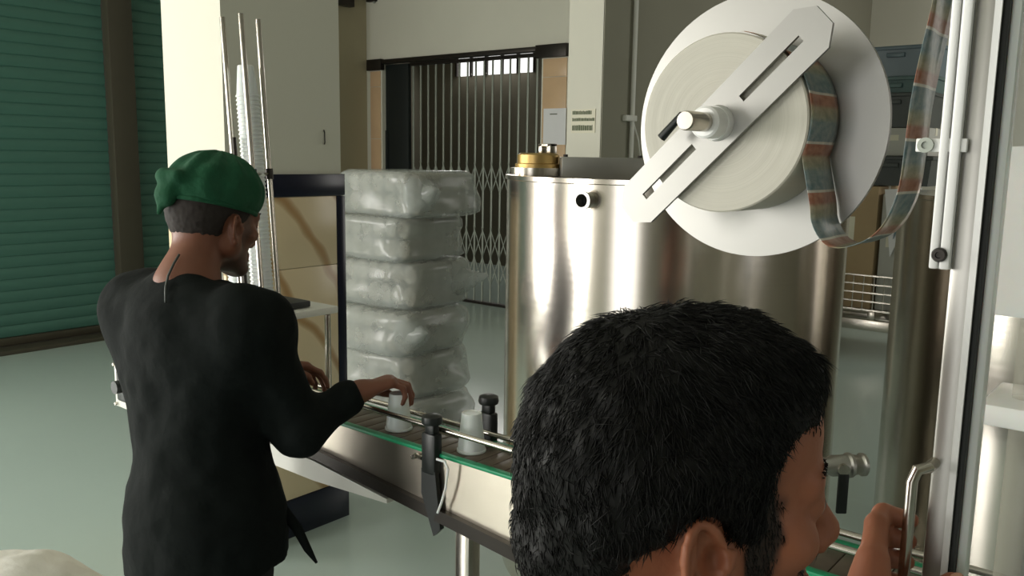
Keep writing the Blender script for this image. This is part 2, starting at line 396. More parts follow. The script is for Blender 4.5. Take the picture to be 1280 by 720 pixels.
# gate wall
YG = 6.97
gx0 = ony(478, 150, YG)[0]; gx1 = ony(677, 100, YG)[0]; zl = 2.70
wg = struct('wall_gate', MB().box((-8.0, YG, zl), (-3.62, YG+0.2, ZC)).box((-8.0, YG, 0), (gx0, YG+0.2, zl)).box((gx1, YG, 0), (-3.62, YG+0.2, zl)), 'wall', 'painted wall above and beside the folding gate')
def tiles(parent, xa, xb, z0, z1, h, m, y):
    z = z0; me = None
    while z < z1-0.02:
        zt = min(z+h, z1)
        MB().box((xa+0.003, y-0.012, z+0.003), (xb-0.003, y+0.002, zt-0.003), 0.002).build('tile', m, parent); z = zt
tiles(wg, -7.88, gx0-0.02, 0, 2.58, 0.6, 'orange_tile', YG)
tiles(wg, gx1+0.02, -5.03, 0, 2.58, 0.6, 'orange_tile', YG)
bx = MB().box((-7.9, YG-0.05, 2.585), (gx0+0.03, YG+0.01, zl+0.01), 0.004).box((gx1-0.05, YG-0.05, 2.585), (-5.02, YG+0.01, zl+0.01), 0.004).box((gx0, YG-0.04, 2.655), (gx1, YG+0.06, zl), 0.003)
tag(bx.build('gate_lintel', 'dark_steel', wg))
# corridor behind the gate
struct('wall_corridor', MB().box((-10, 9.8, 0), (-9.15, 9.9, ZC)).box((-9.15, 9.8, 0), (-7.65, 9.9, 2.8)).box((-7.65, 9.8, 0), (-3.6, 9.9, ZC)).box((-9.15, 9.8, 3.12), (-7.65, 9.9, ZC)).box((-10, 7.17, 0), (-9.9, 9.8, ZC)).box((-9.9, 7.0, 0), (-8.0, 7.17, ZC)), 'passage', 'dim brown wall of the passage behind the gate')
def emis(name, col, st):
    m = bpy.data.materials.new(name); m.use_nodes = True; nt = m.node_tree; nt.nodes.remove(nt.nodes['Principled BSDF'])
    e = nt.nodes.new('ShaderNodeEmission'); e.inputs[0].default_value = col; e.inputs[1].default_value = st
    nt.links.new(e.outputs[0], nt.nodes['Material Output'].inputs[0]); return m
M['sky_pane'] = emis('daylit_pane', (1, 1, 0.97, 1), 1.6)
w1 = tag(MB().box((-9.15, 9.83, 2.8), (-7.65, 9.86, 3.12)).build('window_1', 'sky_pane'), 'bright transom window at the end of the passage', 'window', kind='structure')
for i in range(6):
    x = -9.15+1.5*i/5; MB().box((x-0.02, 9.79, 2.8), (x+0.02, 9.83, 3.12)).build('mullion', 'dark_steel', w1)

# pillars
def pillar(name, x0, x1, y0, y1, label, m2=None):
    return struct(name, MB().box((x0, y0, 0), (x1, y1, ZC)), 'wall', label, 'pillar')
PX0, PX1, PY0, PY1 = -3.325, -2.91, 1.848, 2.40
p1 = pillar('wall_pillar', PX0, PX1, PY0, PY1, 'white pillar with navy band and cream marble tiles')
def facing(px, z0, z1, name, m, a, b, d=0.012):
    """tile on the +x face (a, b along y)"""
    MB().box((px-0.004, a, z0), (px+d, b, z1), 0.002).build(name, m, p1)
facing(PX1, 1.445, 1.535, 'band_tile', 'navy', PY0-0.012, PY1+0.012)
facing(PX1, 0.17, 1.443, 'edge_tile', 'navy', PY1-0.032, PY1+0.012)
facing(PX1, 0.0, 0.168, 'skirting_tile', 'navy', PY0-0.012, PY1+0.012)
for z0, z1 in ((1.153, 1.443), (0.555, 1.151), (0.17, 0.553)):
    facing(PX1, z0, z1, 'tile', 'marble', PY0, PY1-0.034, 0.01)
MB().box((PX0, PY0-0.012, 1.445), (PX1-0.006, PY0+0.004, 1.535), 0.002).build('band_tile', 'navy', p1)
MB().box((PX0, PY0-0.012, 0), (PX1-0.006, PY0+0.004, 0.168), 0.002).build('skirting_tile', 'navy', p1)
for z0, z1 in ((1.153, 1.443), (0.555, 1.151), (0.17, 0.553)):
    MB().box((PX0, PY0-0.01, z0), (PX1-0.006, PY0+0.004, z1), 0.002).build('tile', 'marble', p1)
# a nail-like hook on the pillar
hk = onx(405, 172, PX1)
tag(MB().tube([hk+np.array([0, 0, 0.03]), hk+np.array([0.012, -0.006, 0.02]), hk+np.array([0.014, -0.008, 0]), hk+np.array([0.01, -0.004, -0.02]), hk+np.array([0, 0.002, -0.026])], 0.003, 6).build('wall_hook', 'dark_steel'),
    'small dark bent wire hook on the white pillar', 'hook')
Q0 = ony(710, 100, 5.0)[0]; Q1 = ony(753, 100, 5.0)[0]
p2 = struct('wall_pier', MB().box((Q0, 5.0, 0), (Q1, 10.55, ZC)), 'wall', 'long white pier with shade painted grey on its flank', 'wall')
MB().box((Q1-0.004, 5.0, 0), (Q1+0.006, 10.5, ZC)).build('flank_shade', 'wall_grey', p2)  # shade of this side put into a grey skin over the white pier

# roller shutters
def shutter(name, label, ya, yb):
    t = thing(name, label, 'shutter', (XL, (ya+yb)/2, 0), 'green roller shutters in the left wall')
    MB().box((XL-0.012, ya, 0.036), (XL+0.03, yb, 0.10), 0.008).build('bottom_rail', 'brown', t)
    h = 0.094; z = 0.10; first = None
    prof = [(0.0, 0.0), (0.007, 0.006), (0.013, 0.03), (0.014, 0.05), (0.011, 0.075), (0.005, 0.086), (0.0, 0.094), (-0.008, 0.094), (-0.008, 0.0)]
    while z < 3.2:
        if first is None:
            first = MB().prism([(XL+a, ya, z+b) for a, b in prof], (0, yb-ya, 0)).build('slat', 'shutter', t, 0.5)
            z_first = z
        else:
            o = first.copy(); C.objects.link(o); o.location.z = z-z_first
        z += h
    return t
shutter('roller_shutter', 'wide green roller shutter on the open side of the brown post', 0.45, y_post0)
shutter('roller_shutter', 'green roller shutter between the brown post and the white pillar', y_post1, 5.4)
tag(MB().box((XL-0.015, y_post0+0.002, 0.036), (XL+0.12, y_post1-0.002, 3.3), 0.006).box((XL-0.015, y_post0-0.05, 3.26), (XL+0.09, y_post1+0.05, 3.34)).build('shutter_post', 'brown'), 'dark brown steel post between two green shutters', 'post')
tag(MB().box((XL-0.02, 0.4, 0.0), (XL+0.22, 5.4, 0.035), 0.006).build('trim_1', 'brown'), 'brown sill strip below the green shutters', 'trim', kind='structure')

# folding gate
g0 = ony(509, 150, YG)[0]; g1 = ony(676, 100, YG)[0]
gt = thing('folding_gate', 'grey steel collapsible gate with scissor lattice', 'gate', ((g0+g1)/2, YG+0.1, 0))
N = 17; yb = YG+0.10
bar0 = MB().box((-0.011, -0.006, 0.03), (0.011, 0.006, 2.64), 0.002)
b0 = bar0.build('bar', 'gate', gt); b0.matrix_parent_inverse = Matrix()
bars = [g0+(g1-g0)*i/(N-1) for i in range(N)]
for i, x in enumerate(bars):
    o = b0 if i == 0 else b0.copy()
    if i: C.objects.link(o)
    o.location = (x-gt.location.x, 0, 0)
w = bars[1]-bars[0]
def strip(sgn):
    a = Vector((0, 0.014*sgn, 0)); b = Vector((w, 0.014*sgn, 0.30*sgn)); d = (b-a)
    return MB().obox((a+b)/2, d, Vector((0, 1, 0)), d.cross(Vector((0, 1, 0))), d.length, 0.004, 0.010)
s0 = {}
for sg in (1, -1):
    s0[sg] = strip(sg).build('lattice_strip', 'gate', gt); s0[sg].matrix_parent_inverse = Matrix()
k = 0
for zc in (0.40, 0.70, 1.40):
    for i in range(N-1):
        for sg in (1, -1):
            o = s0[sg]
            if k > 1: o = o.copy(); C.objects.link(o)
            k += 1
            o.location = (bars[i]-gt.location.x, 0, zc-0.15*sg)
MB().box((g0-0.03, yb-0.03, 2.62), (g1+0.02, yb+0.03, 2.655)).build('top_track', 'dark_steel', gt)
MB().box((g0-0.03, yb-0.03, 0), (g1+0.02, yb+0.03, 0.028)).build('bottom_track', 'dark_steel', gt)
MB().box((g1-0.03, yb-0.02, 0.03), (g1+0.01, yb+0.02, 2.62)).build('end_post', 'gate', gt)
tag(MB().box((gx0+0.005, YG+0.05, 0), (g0-0.035, YG+0.10, 2.65), 0.004).box((gx0+0.005, YG+0.04, 1.0), (gx0+0.04, YG+0.05, 1.9)).build('door_1', 'black_void'), 'dark green door leaf beside the folding gate', 'door', kind='structure')

# things fixed to walls
a = ony(681, 136, YG); b = ony(708, 181, YG)
n = thing('paper_notice', 'blank white paper sheet taped beside the folding gate', 'notice', ((a+b)/2)); 
MB().box((a[0], YG-0.020, b[2]), (b[0], YG-0.014, a[2])).build('sheet', 'paper', n)
MB().box((a[0]+0.08, YG-0.0215, a[2]-0.06), (a[0]+0.17, YG-0.020, a[2]-0.05)).build('printed_line', 'ink', n)
a = ony(715, 137, 5.0); b = ony(744, 166, 5.0)
n = thing('wall_label', 'small cream label with three lines of green print', 'label', ((a+b)/2))
MB().box((a[0], 4.994, b[2]), (b[0], 4.9995, a[2])).build('sheet', 'label_paper', n)
for i, (u0_, u1_, v0, v1) in enumerate(((0.05, 0.85, 0.06, 0.22), (0.05, 0.98, 0.36, 0.50), (0.05, 0.9, 0.66, 0.9))):
    mb = MB(); x = u0_
    while x < u1_:
        wd = random.uniform(0.03, 0.09); X0 = a[0]+(b[0]-a[0])*x; X1 = a[0]+(b[0]-a[0])*min(x+wd, u1_)
        mb.box((X0, 4.9925, a[2]+(b[2]-a[2])*v1), (X1, 4.994, a[2]+(b[2]-a[2])*(v0+random.uniform(0, 0.03)))); x += wd+0.015
    mb.build('printed_line', 'ink', n)
cx = onx(789, 60, Q1)
cb = thing('conduit', 'pale grey vertical conduit clipped to the shaded pier', 'conduit', (Q1, cx[1], 0))
MB().cyl((Q1+0.03, cx[1], 1.35), (Q1+0.03, cx[1], ZC-0.01), 0.016, n=12).build('pipe', 'white_paint', cb)
for z in (1.9, 2.9): MB().box((Q1+0.002, cx[1]-0.09, z-0.02), (Q1+0.05, cx[1]+0.035, z+0.02), 0.004).build('clip', 'white_paint', cb)
MB().tube([(Q1+0.03, cx[1], 1.9), (Q1+0.05, cx[1]+0.06, 1.75), (Q1+0.04, cx[1]+0.12, 1.6), (Q1+0.03, cx[1]+0.1, 1.45)], 0.006, 8).build('cable', 'white_paint', cb)
MB().box((Q1+0.002, cx[1]-0.05, 1.3), (Q1+0.05, cx[1]+0.05, 1.4), 0.006).build('junction_box', 'white_paint', cb)
for (px, py, lab) in ((425, 2, 'small dark bracket high on the tan wall'), (467, -4, 'small dark bracket above the folding gate')):
    if px < 440: p = onx(px, py, XL-0.45); lo = (XL-0.45, p[1]-0.14, p[2]-0.05); hi = (XL-0.36, p[1]+0.14, p[2]+0.10)
    else: p = ony(px, py, YG); lo = (p[0]-0.07, YG-0.06, p[2]-0.06); hi = (p[0]+0.07, YG, p[2]+0.12)
    t = thing('wall_bracket', lab, 'bracket', p)
    MB().box(lo, hi, 0.008).build('body', 'dark_steel', t)
    MB().cyl((hi[0]-0.03, lo[1]+0.03, lo[2]-0.02), (hi[0]-0.03, lo[1]+0.03, lo[2]+0.001), 0.012, n=10).build('bolt', 'gate', t)

# ================================================================== TANKS
def tank(name, label, ax, ay, R, z0, z1):
    t = thing(name, label, 'tank', (ax, ay, 0))
    prof = [(0, z0-0.05), (R*0.6, z0-0.03), (R-0.02, z0-0.005), (R, z0+0.02), (R, z1-0.012), (R+0.004, z1-0.01), (R+0.004, z1), (R-0.03, z1), (R-0.06, z1-0.006), (0, z1-0.004)]
    MB().lathe(prof, (ax, ay, 0), n=96).build('shell', 'tank', t, 0.5)
    for i in range(3):
        a = 0.9+i*2*PI/3; px, py = ax+math.cos(a)*(R-0.07), ay+math.sin(a)*(R-0.07)
        l = MB().cyl((px, py, 0.02), (px, py, z0+0.02), 0.028, n=16).build('leg', 'steel', t)
        MB().lathe([(0, 0), (0.05, 0), (0.05, 0.012), (0.02, 0.03), (0, 0.03)], (px, py, 0), n=20).build('foot', 'dark', l)
    return t
TX, TY, TR, TZ = -1.07, 1.95, 0.42, 1.575
t1 = tank('mixing_tank', 'large brushed steel tank behind the conveyor, brass fitting on its lid', TX, TY, TR, 0.55, TZ)
# pipe stub near the rim
n = np.array([0.0, 0, 0]); best = None
for a in np.linspace(-PI, 0, 721):
    p = np.array([TX+TR*math.cos(a), TY+TR*math.sin(a), 1.53]); v = p-CAM; d = v@fw; px = 640+F*(v@rt)/d
    if abs(px-735) < 0.6 and v@np.array([math.cos(a), math.sin(a), 0]) < 0: best = (a, p)
a, p = best; nrm = np.array([math.cos(a), math.sin(a), 0])
st = MB().lathe([(0.017, -0.01), (0.017, 0.022), (0.021, 0.022), (0.021, 0.028), (0.014, 0.028), (0.0135, 0.0), (0, -0.004)], p, nrm, 28).build('pipe_stub', 'steel_soft', t1)
MB().lathe([(0.0, 0.002), (0.0133, 0.002)], p, nrm, 28).build('bore_shade', 'rubber', st)  # black disc painted in for the shade inside the pipe mouth
# lid furniture: plate, brass flange, bracket
pA = np.array([-1.425, 1.85, TZ])
MB().lathe([(0, 0), (0.062, 0), (0.062, 0.012), (0.056, 0.014), (0.056, 0.036), (0.048, 0.041), (0, 0.041)], pA+np.array([0, 0, 0.014]), n=40).build('brass_fitting', 'brass', t1)
MB().lathe([(0, -0.004), (0.075, -0.004), (0.075, 0.016), (0, 0.016)], pA, n=40).build('flange', 'steel', t1)
MB().box(pA+np.array([0.0, 0.0, 0.05]), pA+np.array([0.012, 0.03, 0.08]), 0.002).box(pA+np.array([0.028, 0.0, 0.05]), pA+np.array([0.04, 0.03, 0.08]), 0.002).box(pA+np.array([0.0, 0.0, 0.072]), pA+np.array([0.04, 0.03, 0.08]), 0.002).build('fitting_bracket', 'steel', t1)
c0 = dep(702, 210, 2.18); c1 = dep(806, 210, 2.18); dx = (c1-c0); dx[2] = 0; Ld = np.linalg.norm(dx); dx /= Ld; dy = np.array([-dx[1], dx[0], 0])
mid = (c0+c1)/2; mid[2] = TZ+0.02
MB().obox(mid+dy*0.06, dx, dy, (0, 0, 1), Ld, 0.12, 0.052, 0.003).build('lid_plate', 'alu', t1)
for s_ in (-0.45, 0.45): MB().cyl(mid+dx*Ld*s_+dy*0.02+np.array([0, 0, 0.02]), mid+dx*Ld*s_+dy*0.02+np.array([0, 0, 0.032]), 0.006, n=8).build('bolt', 'dark_steel', t1)
# outlet valve
v0 = dep(1046, 582, 1.78); vd = r0*0.97+fh*0.15; vd = vd/np.linalg.norm(vd)
vb = MB().lathe([(0, -0.05), (0.016, -0.05), (0.018, -0.02), (0.022, -0.012), (0.022, 0.02), (0.026, 0.024), (0.026, 0.03), (0.022, 0.034), (0.019, 0.05), (0.024, 0.054), (0.024, 0.06), (0.017, 0.06), (0.016, 0.0), (0, 0.0)], v0, vd, 28).build('outlet_valve', 'steel_soft', t1)
MB().cyl(v0-vd*0.05, (TX+0.33, TY-0.22, v0[2]), 0.016, n=16).build('outlet_pipe', 'steel_soft', t1)
vh = v0+vd*0.005-fh*0.022
MB().cyl(vh+fh*0.01, vh-fh*0.008, 0.012, n=16).build('valve_bolt', 'steel', vb)
MB().obox(vh-np.array([0, 0, 0.05])-fh*0.006, r0, fh, (0, 0, 1), 0.022, 0.008, 0.085, 0.003).build('valve_handle', 'dark', vb)

t2 = tank('storage_tank', 'second steel tank beside the machine door post', -0.25, 2.49, 0.41, 0.2, 1.545)

# ================================================================== CONVEYOR
cv = thing('conveyor', 'steel slat conveyor with green wear strips', 'conveyor', (-1.0, 1.31, 0))
CX0, CX1 = -2.52, 1.6
MB().prism([(CX0, 1.25, 0.995), (CX1, 1.25, 0.995), (CX1, 1.25, 0.80), (-0.60, 1.25, 0.822), (-1.60, 1.25, 0.915), (CX0, 1.25, 0.935)], (0, 0.006, 0)).build('side_panel', 'panel', cv)
MB().prism([(CX0, 1.385, 0.995), (CX1, 1.385, 0.995), (CX1, 1.385, 0.80), (-0.60, 1.385, 0.822), (-1.60, 1.385, 0.915), (CX0, 1.385, 0.935)], (0, 0.006, 0)).build('side_panel', 'panel', cv)
MB().prism([(CX0, 1.236, 0.94), (-1.60, 1.236, 0.918), (-0.60, 1.236, 0.828), (CX1, 1.236, 0.806), (CX1, 1.236, 0.775), (-0.60, 1.236, 0.797), (-1.60, 1.236, 0.893), (CX0, 1.236, 0.92)], (0, 0.17, 0)).build('bottom_rail', 'dark_steel', cv)
for y in (1.247, 1.376): MB().box((CX0, y, 0.993), (CX1, y+0.018, 1.001), 0.002).build('wear_strip', 'green', cv)
sl = None; px_ = 0.0381; x = CX0+0.02; k = 0
while x < CX1-0.04:
    if sl is None: sl = MB().box((x+0.0008, 1.272, 0.985), (x+px_-0.0008, 1.370, 0.9955), 0.0015).build('slat', 'belt', cv); x_first = x
    else: o = sl.copy(); C.objects.link(o); o.location.x = x-x_first
    x += px_; k += 1
# white tray strip under the panel
MB().prism([(-2.45, 1.238, 0.905), (-1.62, 1.238, 0.888), (-1.36, 1.238, 0.862), (-1.36, 1.238, 0.852), (-1.62, 1.238, 0.838), (-2.45, 1.238, 0.842)], (0, 0.15, 0)).build('white_tray', 'white_paint', cv)
# guide rails
MB().cyl((CX0+0.3, 1.265, 1.052), (CX1, 1.265, 1.036), 0.006, n=12).build('guide_rail', 'steel', cv)
MB().cyl((CX0+0.3, 1.375, 1.02), (CX1, 1.375, 1.022), 0.006, n=12).build('guide_rail', 'steel', cv)
def clamp(x, y, sgn, ztop):
    p = MB().box((x-0.02, y-0.016, 0.955), (x+0.02, y+0.010, ztop-0.035), 0.006).build('rail_clamp', 'dark', cv)
    MB().box((x-0.013, y-0.012, ztop-0.04), (x+0.013, y+0.008, ztop-0.012), 0.004).build('clamp_neck', 'dark', p)
    MB().lathe([(0, 0), (0.021, 0.0), (0.023, 0.006), (0.021, 0.016), (0.012, 0.02), (0, 0.02)], (x, y-0.002, ztop-0.016), n=20).build('knob', 'dark', p)
    if sgn < 0:
        MB().prism([(x-0.02, y-0.014, 0.965), (x+0.02, y-0.014, 0.965), (x+0.032, y-0.010, 0.84), (x+0.012, y-0.010, 0.82), (x-0.006, y-0.012, 0.87), (x-0.02, y-0.014, 0.91)], (0, 0.012, 0)).build('clamp_plate', 'dark', p)
        MB().cyl((x-0.045, y-0.005, 0.985), (x-0.02, y-0.012, 0.985), 0.004, n=8).cyl((x-0.055, y-0.005, 0.978), (x-0.044, y-0.005, 0.984), 0.006, n=8).build('set_screw', 'steel', p)
clamp(-1.226, 1.247, -1, 1.08); clamp(-1.195, 1.392, 1, 1.098)
cl = [ony(x, y, 1.228) for x, y in ((546, 574), (556, 577), (560, 586), (557, 610), (552, 628), (547, 641))]
tag(MB().tube(cl, 0.0028, 8).build('cable', 'white_plastic'), 'short white cable hanging from the black rail clamp', 'cable')
# legs
for x in (-2.3, -1.19, 0.9):
    l = MB().box((x-0.02, 1.30, 0.03), (x+0.02, 1.34, 0.89), 0.004).build('leg', 'steel', cv)
    MB().lathe([(0, 0), (0.035, 0), (0.035, 0.01), (0.012, 0.03), (0, 0.03)], (x, 1.32, 0), n=20).build('foot', 'dark', l)
# end plate with sprockets on its left end
MB().box((-2.60, 1.393, 0.83), (-2.47, 1.403, 0.975), 0.004).build('end_plate', 'white_paint', cv)
ep = MB().box((-2.60, 1.236, 0.83), (-2.47, 1.246, 0.975), 0.004).build('end_plate', 'white_paint', cv)
MB().box((-2.575, 1.228, 0.855), (-2.50, 1.237, 0.95), 0.006).cyl((-2.54, 1.205, 0.905), (-2.54, 1.229, 0.905), 0.02, n=20).build('switch_box', 'dark', ep)
for dx_, dz in ((-0.054, 0.06), (0.05, 0.06), (-0.054, -0.065), (0.05, -0.065)):
    MB().cyl((-2.535+dx_, 1.228, 0.905+dz), (-2.535+dx_, 1.237, 0.905+dz), 0.005, n=8).build('bolt', 'steel', ep)
MB().cyl((-2.52, 1.25, 0.945), (-2.52, 1.385, 0.945), 0.04, n=28).build('end_roller', 'dark_steel', cv)

# cups on the belt
cup_prof = [(0, 0.083), (0.0195, 0.083), (0.0205, 0.085), (0.0215, 0.083), (0.0295, 0.006), (0.0315, 0.005), (0.0318, 0.001), (0.0300, 0.0), (0.0285, 0.004), (0.0195, 0.081), (0, 0.081)]
cupm = None
def cup(x, y, z, label, group=None, flip=False, tilt=None):
    global cupm
    if cupm is None:
        o = MB().lathe(cup_prof, (0, 0, 0), n=32).build('plastic_cup', 'white_plastic', smooth=0.7); cupm = o.data
    else: o = bpy.data.objects.new('plastic_cup', cupm); C.objects.link(o)
    o.location = (x, y, z)
    return tag(o, label, 'cup', group)
cup(-1.180, 1.318, 0.9957, 'white plastic cup upside down beside the black rail clamp')
cup(-1.405, 1.318, 0.9957, "white plastic cup under the worker's hand on the belt")

# ================================================================== CUP DISPENSER
DX, DY = -2.10, 1.40
cdp = thing('cup_dispenser', 'steel rod cup dispenser standing over the conveyor end', 'dispenser', (DX, DY, 1.16))
MB().box((DX-0.22, DY-0.19, 1.165), (DX+0.165, DY+0.18, 1.185), 0.003).build('base_plate', 'white_paint', cdp)
MB().box((DX-0.20, DY-0.11, 1.187), (DX+0.13, DY+0.11, 1.205), 0.004).build('top_plate', 'dark', cdp)
for ax_ in (-0.19, 0.14):
    for ay_ in (-0.176, 0.16): MB().cyl((DX+ax_, DY+ay_, 0.94), (DX+ax_, DY+ay_, 1.166), 0.009, n=12).build('leg', 'steel', cdp)
MB().box((DX-0.06, DY-0.07, 1.06), (DX+0.10, DY+0.07, 1.164), 0.006).build('drop_head', 'gate', cdp)
lean = np.array([-0.062, -0.012, 1.0])
def along(x, y, z): return np.array([x, y, 1.205])+lean*(z-1.205)
rods = [(-0.047, -0.03), (0.047, -0.034), (0.0, 0.052)]
SX, SY = DX+0.03, DY+0.02
for rx_, ry_ in rods:
    MB().cyl(along(SX+rx_, SY+ry_, 1.2), along(SX+rx_, SY+ry_, 1.985), 0.0075, n=12).build('rod', 'steel', cdp)
MB().cyl(along(SX-0.005, SY-0.05, 1.2), along(SX-0.005, SY-0.05, 1.66), 0.006, n=10).build('short_rod', 'dark_steel', cdp)
rp = MB()
for i in range(3):
    a = rods[i]; b = rods[(i+1) % 3]; rp.cyl(along(SX+a[0], SY+a[1], 1.56), along(SX+b[0], SY+b[1], 1.56), 0.004, n=8)
rp.build('rod_ring', 'steel', cdp)
for i in range(3):
    rx_, ry_ = rods[i]; MB().cyl(along(SX+rx_, SY+ry_, 1.545), along(SX+rx_, SY+ry_, 1.575), 0.011, n=12).build('collar', 'dark_steel', cdp)
zc = 1.207; rx = math.atan2(0.012, 1); ry = math.atan2(-0.062, 1); i = 0
while zc < 1.775:
    p = along(SX, SY, zc); o = cup(p[0], p[1], p[2], 'white plastic cup nested in the dispenser stack', 'cups nested in the dispenser'); o.rotation_euler = (rx, ry, 0); zc += 0.0115; i += 1
# second, shorter stack behind the worker's chin
zc = 1.207
for rx_, ry_ in ((-0.045, -0.03), (0.045, -0.03)):
    MB().cyl(along(SX-0.11+rx_, SY+ry_, 1.2), along(SX-0.11+rx_, SY+ry_, 1.5), 0.006, n=10).build('rod', 'steel', cdp)
while zc < 1.40:
    p = along(SX-0.11, SY, zc); o = cup(p[0], p[1], p[2], "white plastic cup in the short stack behind the worker's chin", 'cups in the short dispenser stack'); o.rotation_euler = (rx, ry, 0); zc += 0.0115

# ================================================================== BAGS OF CUPS
def cup_bag(i, cx, cy, z0, h, wx, wy, label):
    t = thing('cup_bag', label, 'bag', (cx, cy, z0), 'clear bags of cups in one tall stack')
    nu, nv = 44, 13; V = []; Q = []
    for j in range(nv):
        f = j/(nv-1); prof = (1-abs(2*f-1)**3.2)**(1/2.6) if 0 < f < 1 else 0.0
        prof = 0.945+0.055*prof if 0 < f < 1 else 0.90
        for k in range(nu):
            a = 2*PI*k/nu; e = 0.42
            x = math.copysign(abs(math.cos(a))**e, math.cos(a)); y = math.copysign(abs(math.sin(a))**e, math.sin(a))
            V.append((x*wx*prof, y*wy*prof, z0+h*(0.002+0.996*f)))
    V = np.array(V); W_ = V+np.array([0, 0, i*3.1])
    d = vnoise(W_, 7, 3+i)*0.035+vnoise(W_, 16, 30+i)*0.016
    nrm_ = V*np.array([1, 1, 0]); nrm_ /= np.maximum(np.linalg.norm(nrm_, axis=1, keepdims=True), 1e-6)
    V = V+nrm_*d[:, None]; V[:, 2] += vnoise(W_, 7, 60+i)*0.012*np.sin(PI*(V[:, 2]-z0)/h)
    V[:, 0] += cx; V[:, 1] += cy
    for j in range(nv-1):
        for k in range(nu): Q.append((j*nu+k, j*nu+(k+1) % nu, (j+1)*nu+(k+1) % nu, (j+1)*nu+k))
    me = bpy.data.meshes.new('film'); me.from_pydata([tuple(v) for v in V], [], Q+[tuple(range(nu))[::-1], tuple(range((nv-1)*nu, nv*nu))]); me.update()
    link('film', me, 'bag', t, 4)
    # sleeves of nested cups lying inside
    rows, cols = 2, 6; r = h*0.215
    sl_ = None
    for a in range(cols):
        for b in range(rows):
            px_ = cx-wx*0.74+wx*1.48*a/(cols-1); pz = z0+h*(0.27+0.46*b)
            if sl_ is None:
                prof = []; L = wy*1.36; n_ = 12
                for q in range(n_): prof += [(r*0.86, -L/2+L*q/n_), (r, -L/2+L*(q+0.25)/n_), (r*0.9, -L/2+L*(q+0.9)/n_)]
                prof = [(0, -L/2)]+prof+[(r*0.86, L/2), (0, L/2)]
                sl_ = MB().lathe(prof, (px_, cy, pz), (0, 1, 0), n=16).build('cup_sleeve', 'cup_clear', t); f0 = (px_, pz)
            else:
                o = sl_.copy(); C.objects.link(o); o.location = (px_-f0[0], 0, pz-f0[1])
    # knotted corner sticking out
    if i in (0, 2, 3, 5):
        q = np.array([cx+wx*0.90, cy+wy*(0.55 if i == 3 else -0.55), z0+h*0.5])
        e = q+np.array([0.12, 0.10 if i == 3 else -0.03, 0.03])
        MB().tube([q-np.array([0.07, 0, 0]), q, (q*0.55+e*0.45), e-np.array([0.02, 0.01, 0.0]), e], [0.11, 0.085, 0.05, 0.022, 0.004], 9).build('bag_corner', 'bag', t, 4)
    return t
bc = (-3.60, 3.42)
hs = [0.27, 0.255, 0.25, 0.265, 0.245, 0.25]; z = 0.0
offs = [(0.02, 0.0), (-0.03, 0.02), (0.0, -0.03), (-0.02, 0.03), (-0.04, 0.0), (0.03, 0.02)]
labs = ['clear bag of plastic cups resting on the floor, under five others', 'clear bag of plastic cups, second up from the floor in its stack', 'clear bag of plastic cups, third up from the floor in its stack',
        'clear bag of plastic cups with a pointed corner, third from the stack top', 'clear bag of plastic cups, second from the stack top', 'clear bag of plastic cups on top of the tall stack']
for i in range(6):
    cup_bag(i, bc[0]+offs[i][0], bc[1]+offs[i][1], z, hs[i], 0.33, 0.29, labs[i]); z += hs[i]

# ================================================================== RACK OF BINS AT THE FAR END
RY = 7.75; RX = -2.15
fr = thing('pallet_frame', 'low shiny steel frame under the wire crate', 'frame', (RX, RY, 0))
for y in (RY-0.34, RY, RY+0.32): MB().box((RX-0.55, y-0.03, 0.22), (RX+0.55, y+0.03, 0.31), 0.006).build('bar', 'steel', fr)
for x in (RX-0.5, RX+0.5):
    for y in (RY-0.34, RY+0.32): MB().box((x-0.03, y-0.028, 0), (x+0.03, y+0.028, 0.22)).build('foot', 'steel', fr)
for x in (RX-0.5, RX, RX+0.5): MB().box((x-0.03, RY-0.36, 0.31), (x+0.03, RY+0.36, 0.38), 0.006).build('cross_bar', 'steel', fr)
cr = thing('wire_crate', 'steel wire mesh crate holding cardboard boxes', 'crate', (RX, RY, 0.38))
CW, CD, CH = 0.50, 0.34, 0.30
vw = MB().cyl((0, 0, 0), (0, 0, CH), 0.006, n=6).build('wire', 'steel', cr); vw.matrix_parent_inverse = Matrix(); first = True
for k in range(13):
    x = -CW+2*CW*k/12
    for y in (-CD, CD):
        o = vw if first else vw.copy()
        if not first: C.objects.link(o)
        first = False; o.location = (x, y, 0)
for k in range(1, 8):
    y = -CD+2*CD*k/8
    for x in (-CW, CW): o = vw.copy(); C.objects.link(o); o.location = (x, y, 0)
for z in np.linspace(0.01, CH, 5):
    MB().box((RX-CW-.006, RY-CD-0.006, 0.38+z-0.006), (RX+CW+.006, RY-CD+0.006, 0.38+z+0.006)).box((RX-CW-.006, RY+CD-0.006, 0.38+z-0.006), (RX+CW+.006, RY+CD+0.006, 0.38+z+0.006)).box((RX-CW-.006, RY-CD, 0.38+z-0.006), (RX-CW+0.006, RY+CD, 0.38+z+0.006)).box((RX+CW-.006, RY-CD, 0.38+z-0.006), (RX+CW+0.006, RY+CD, 0.38+z+0.006)).build('wire_ring', 'steel', cr)
MB().box((RX-CW, RY-CD, 0.38), (RX+CW, RY+CD, 0.39)).build('crate_base', 'steel', cr)
def carton(x0, x1, y0, y1, z0, z1, m, label, cat='box', name='carton'):
    t = thing(name, label, cat, ((x0+x1)/2, (y0+y1)/2, z0))
    MB().box((x0, y0, z0), (x1, y1, z1), 0.008).build('body', m, t)
    MB().box((x0-0.002, (y0+y1)/2-0.03, z1-0.06), (x1+0.002, (y0+y1)/2+0.03, z1+0.002)).build('tape', 'label_paper', t)
    MB().box((x0+0.05, y0-0.002, z0+(z1-z0)*0.55), (x0+(x1-x0)*0.6, y0+0.001, z0+(z1-z0)*0.75)).build('print_patch', 'label_paper', t)
    return t
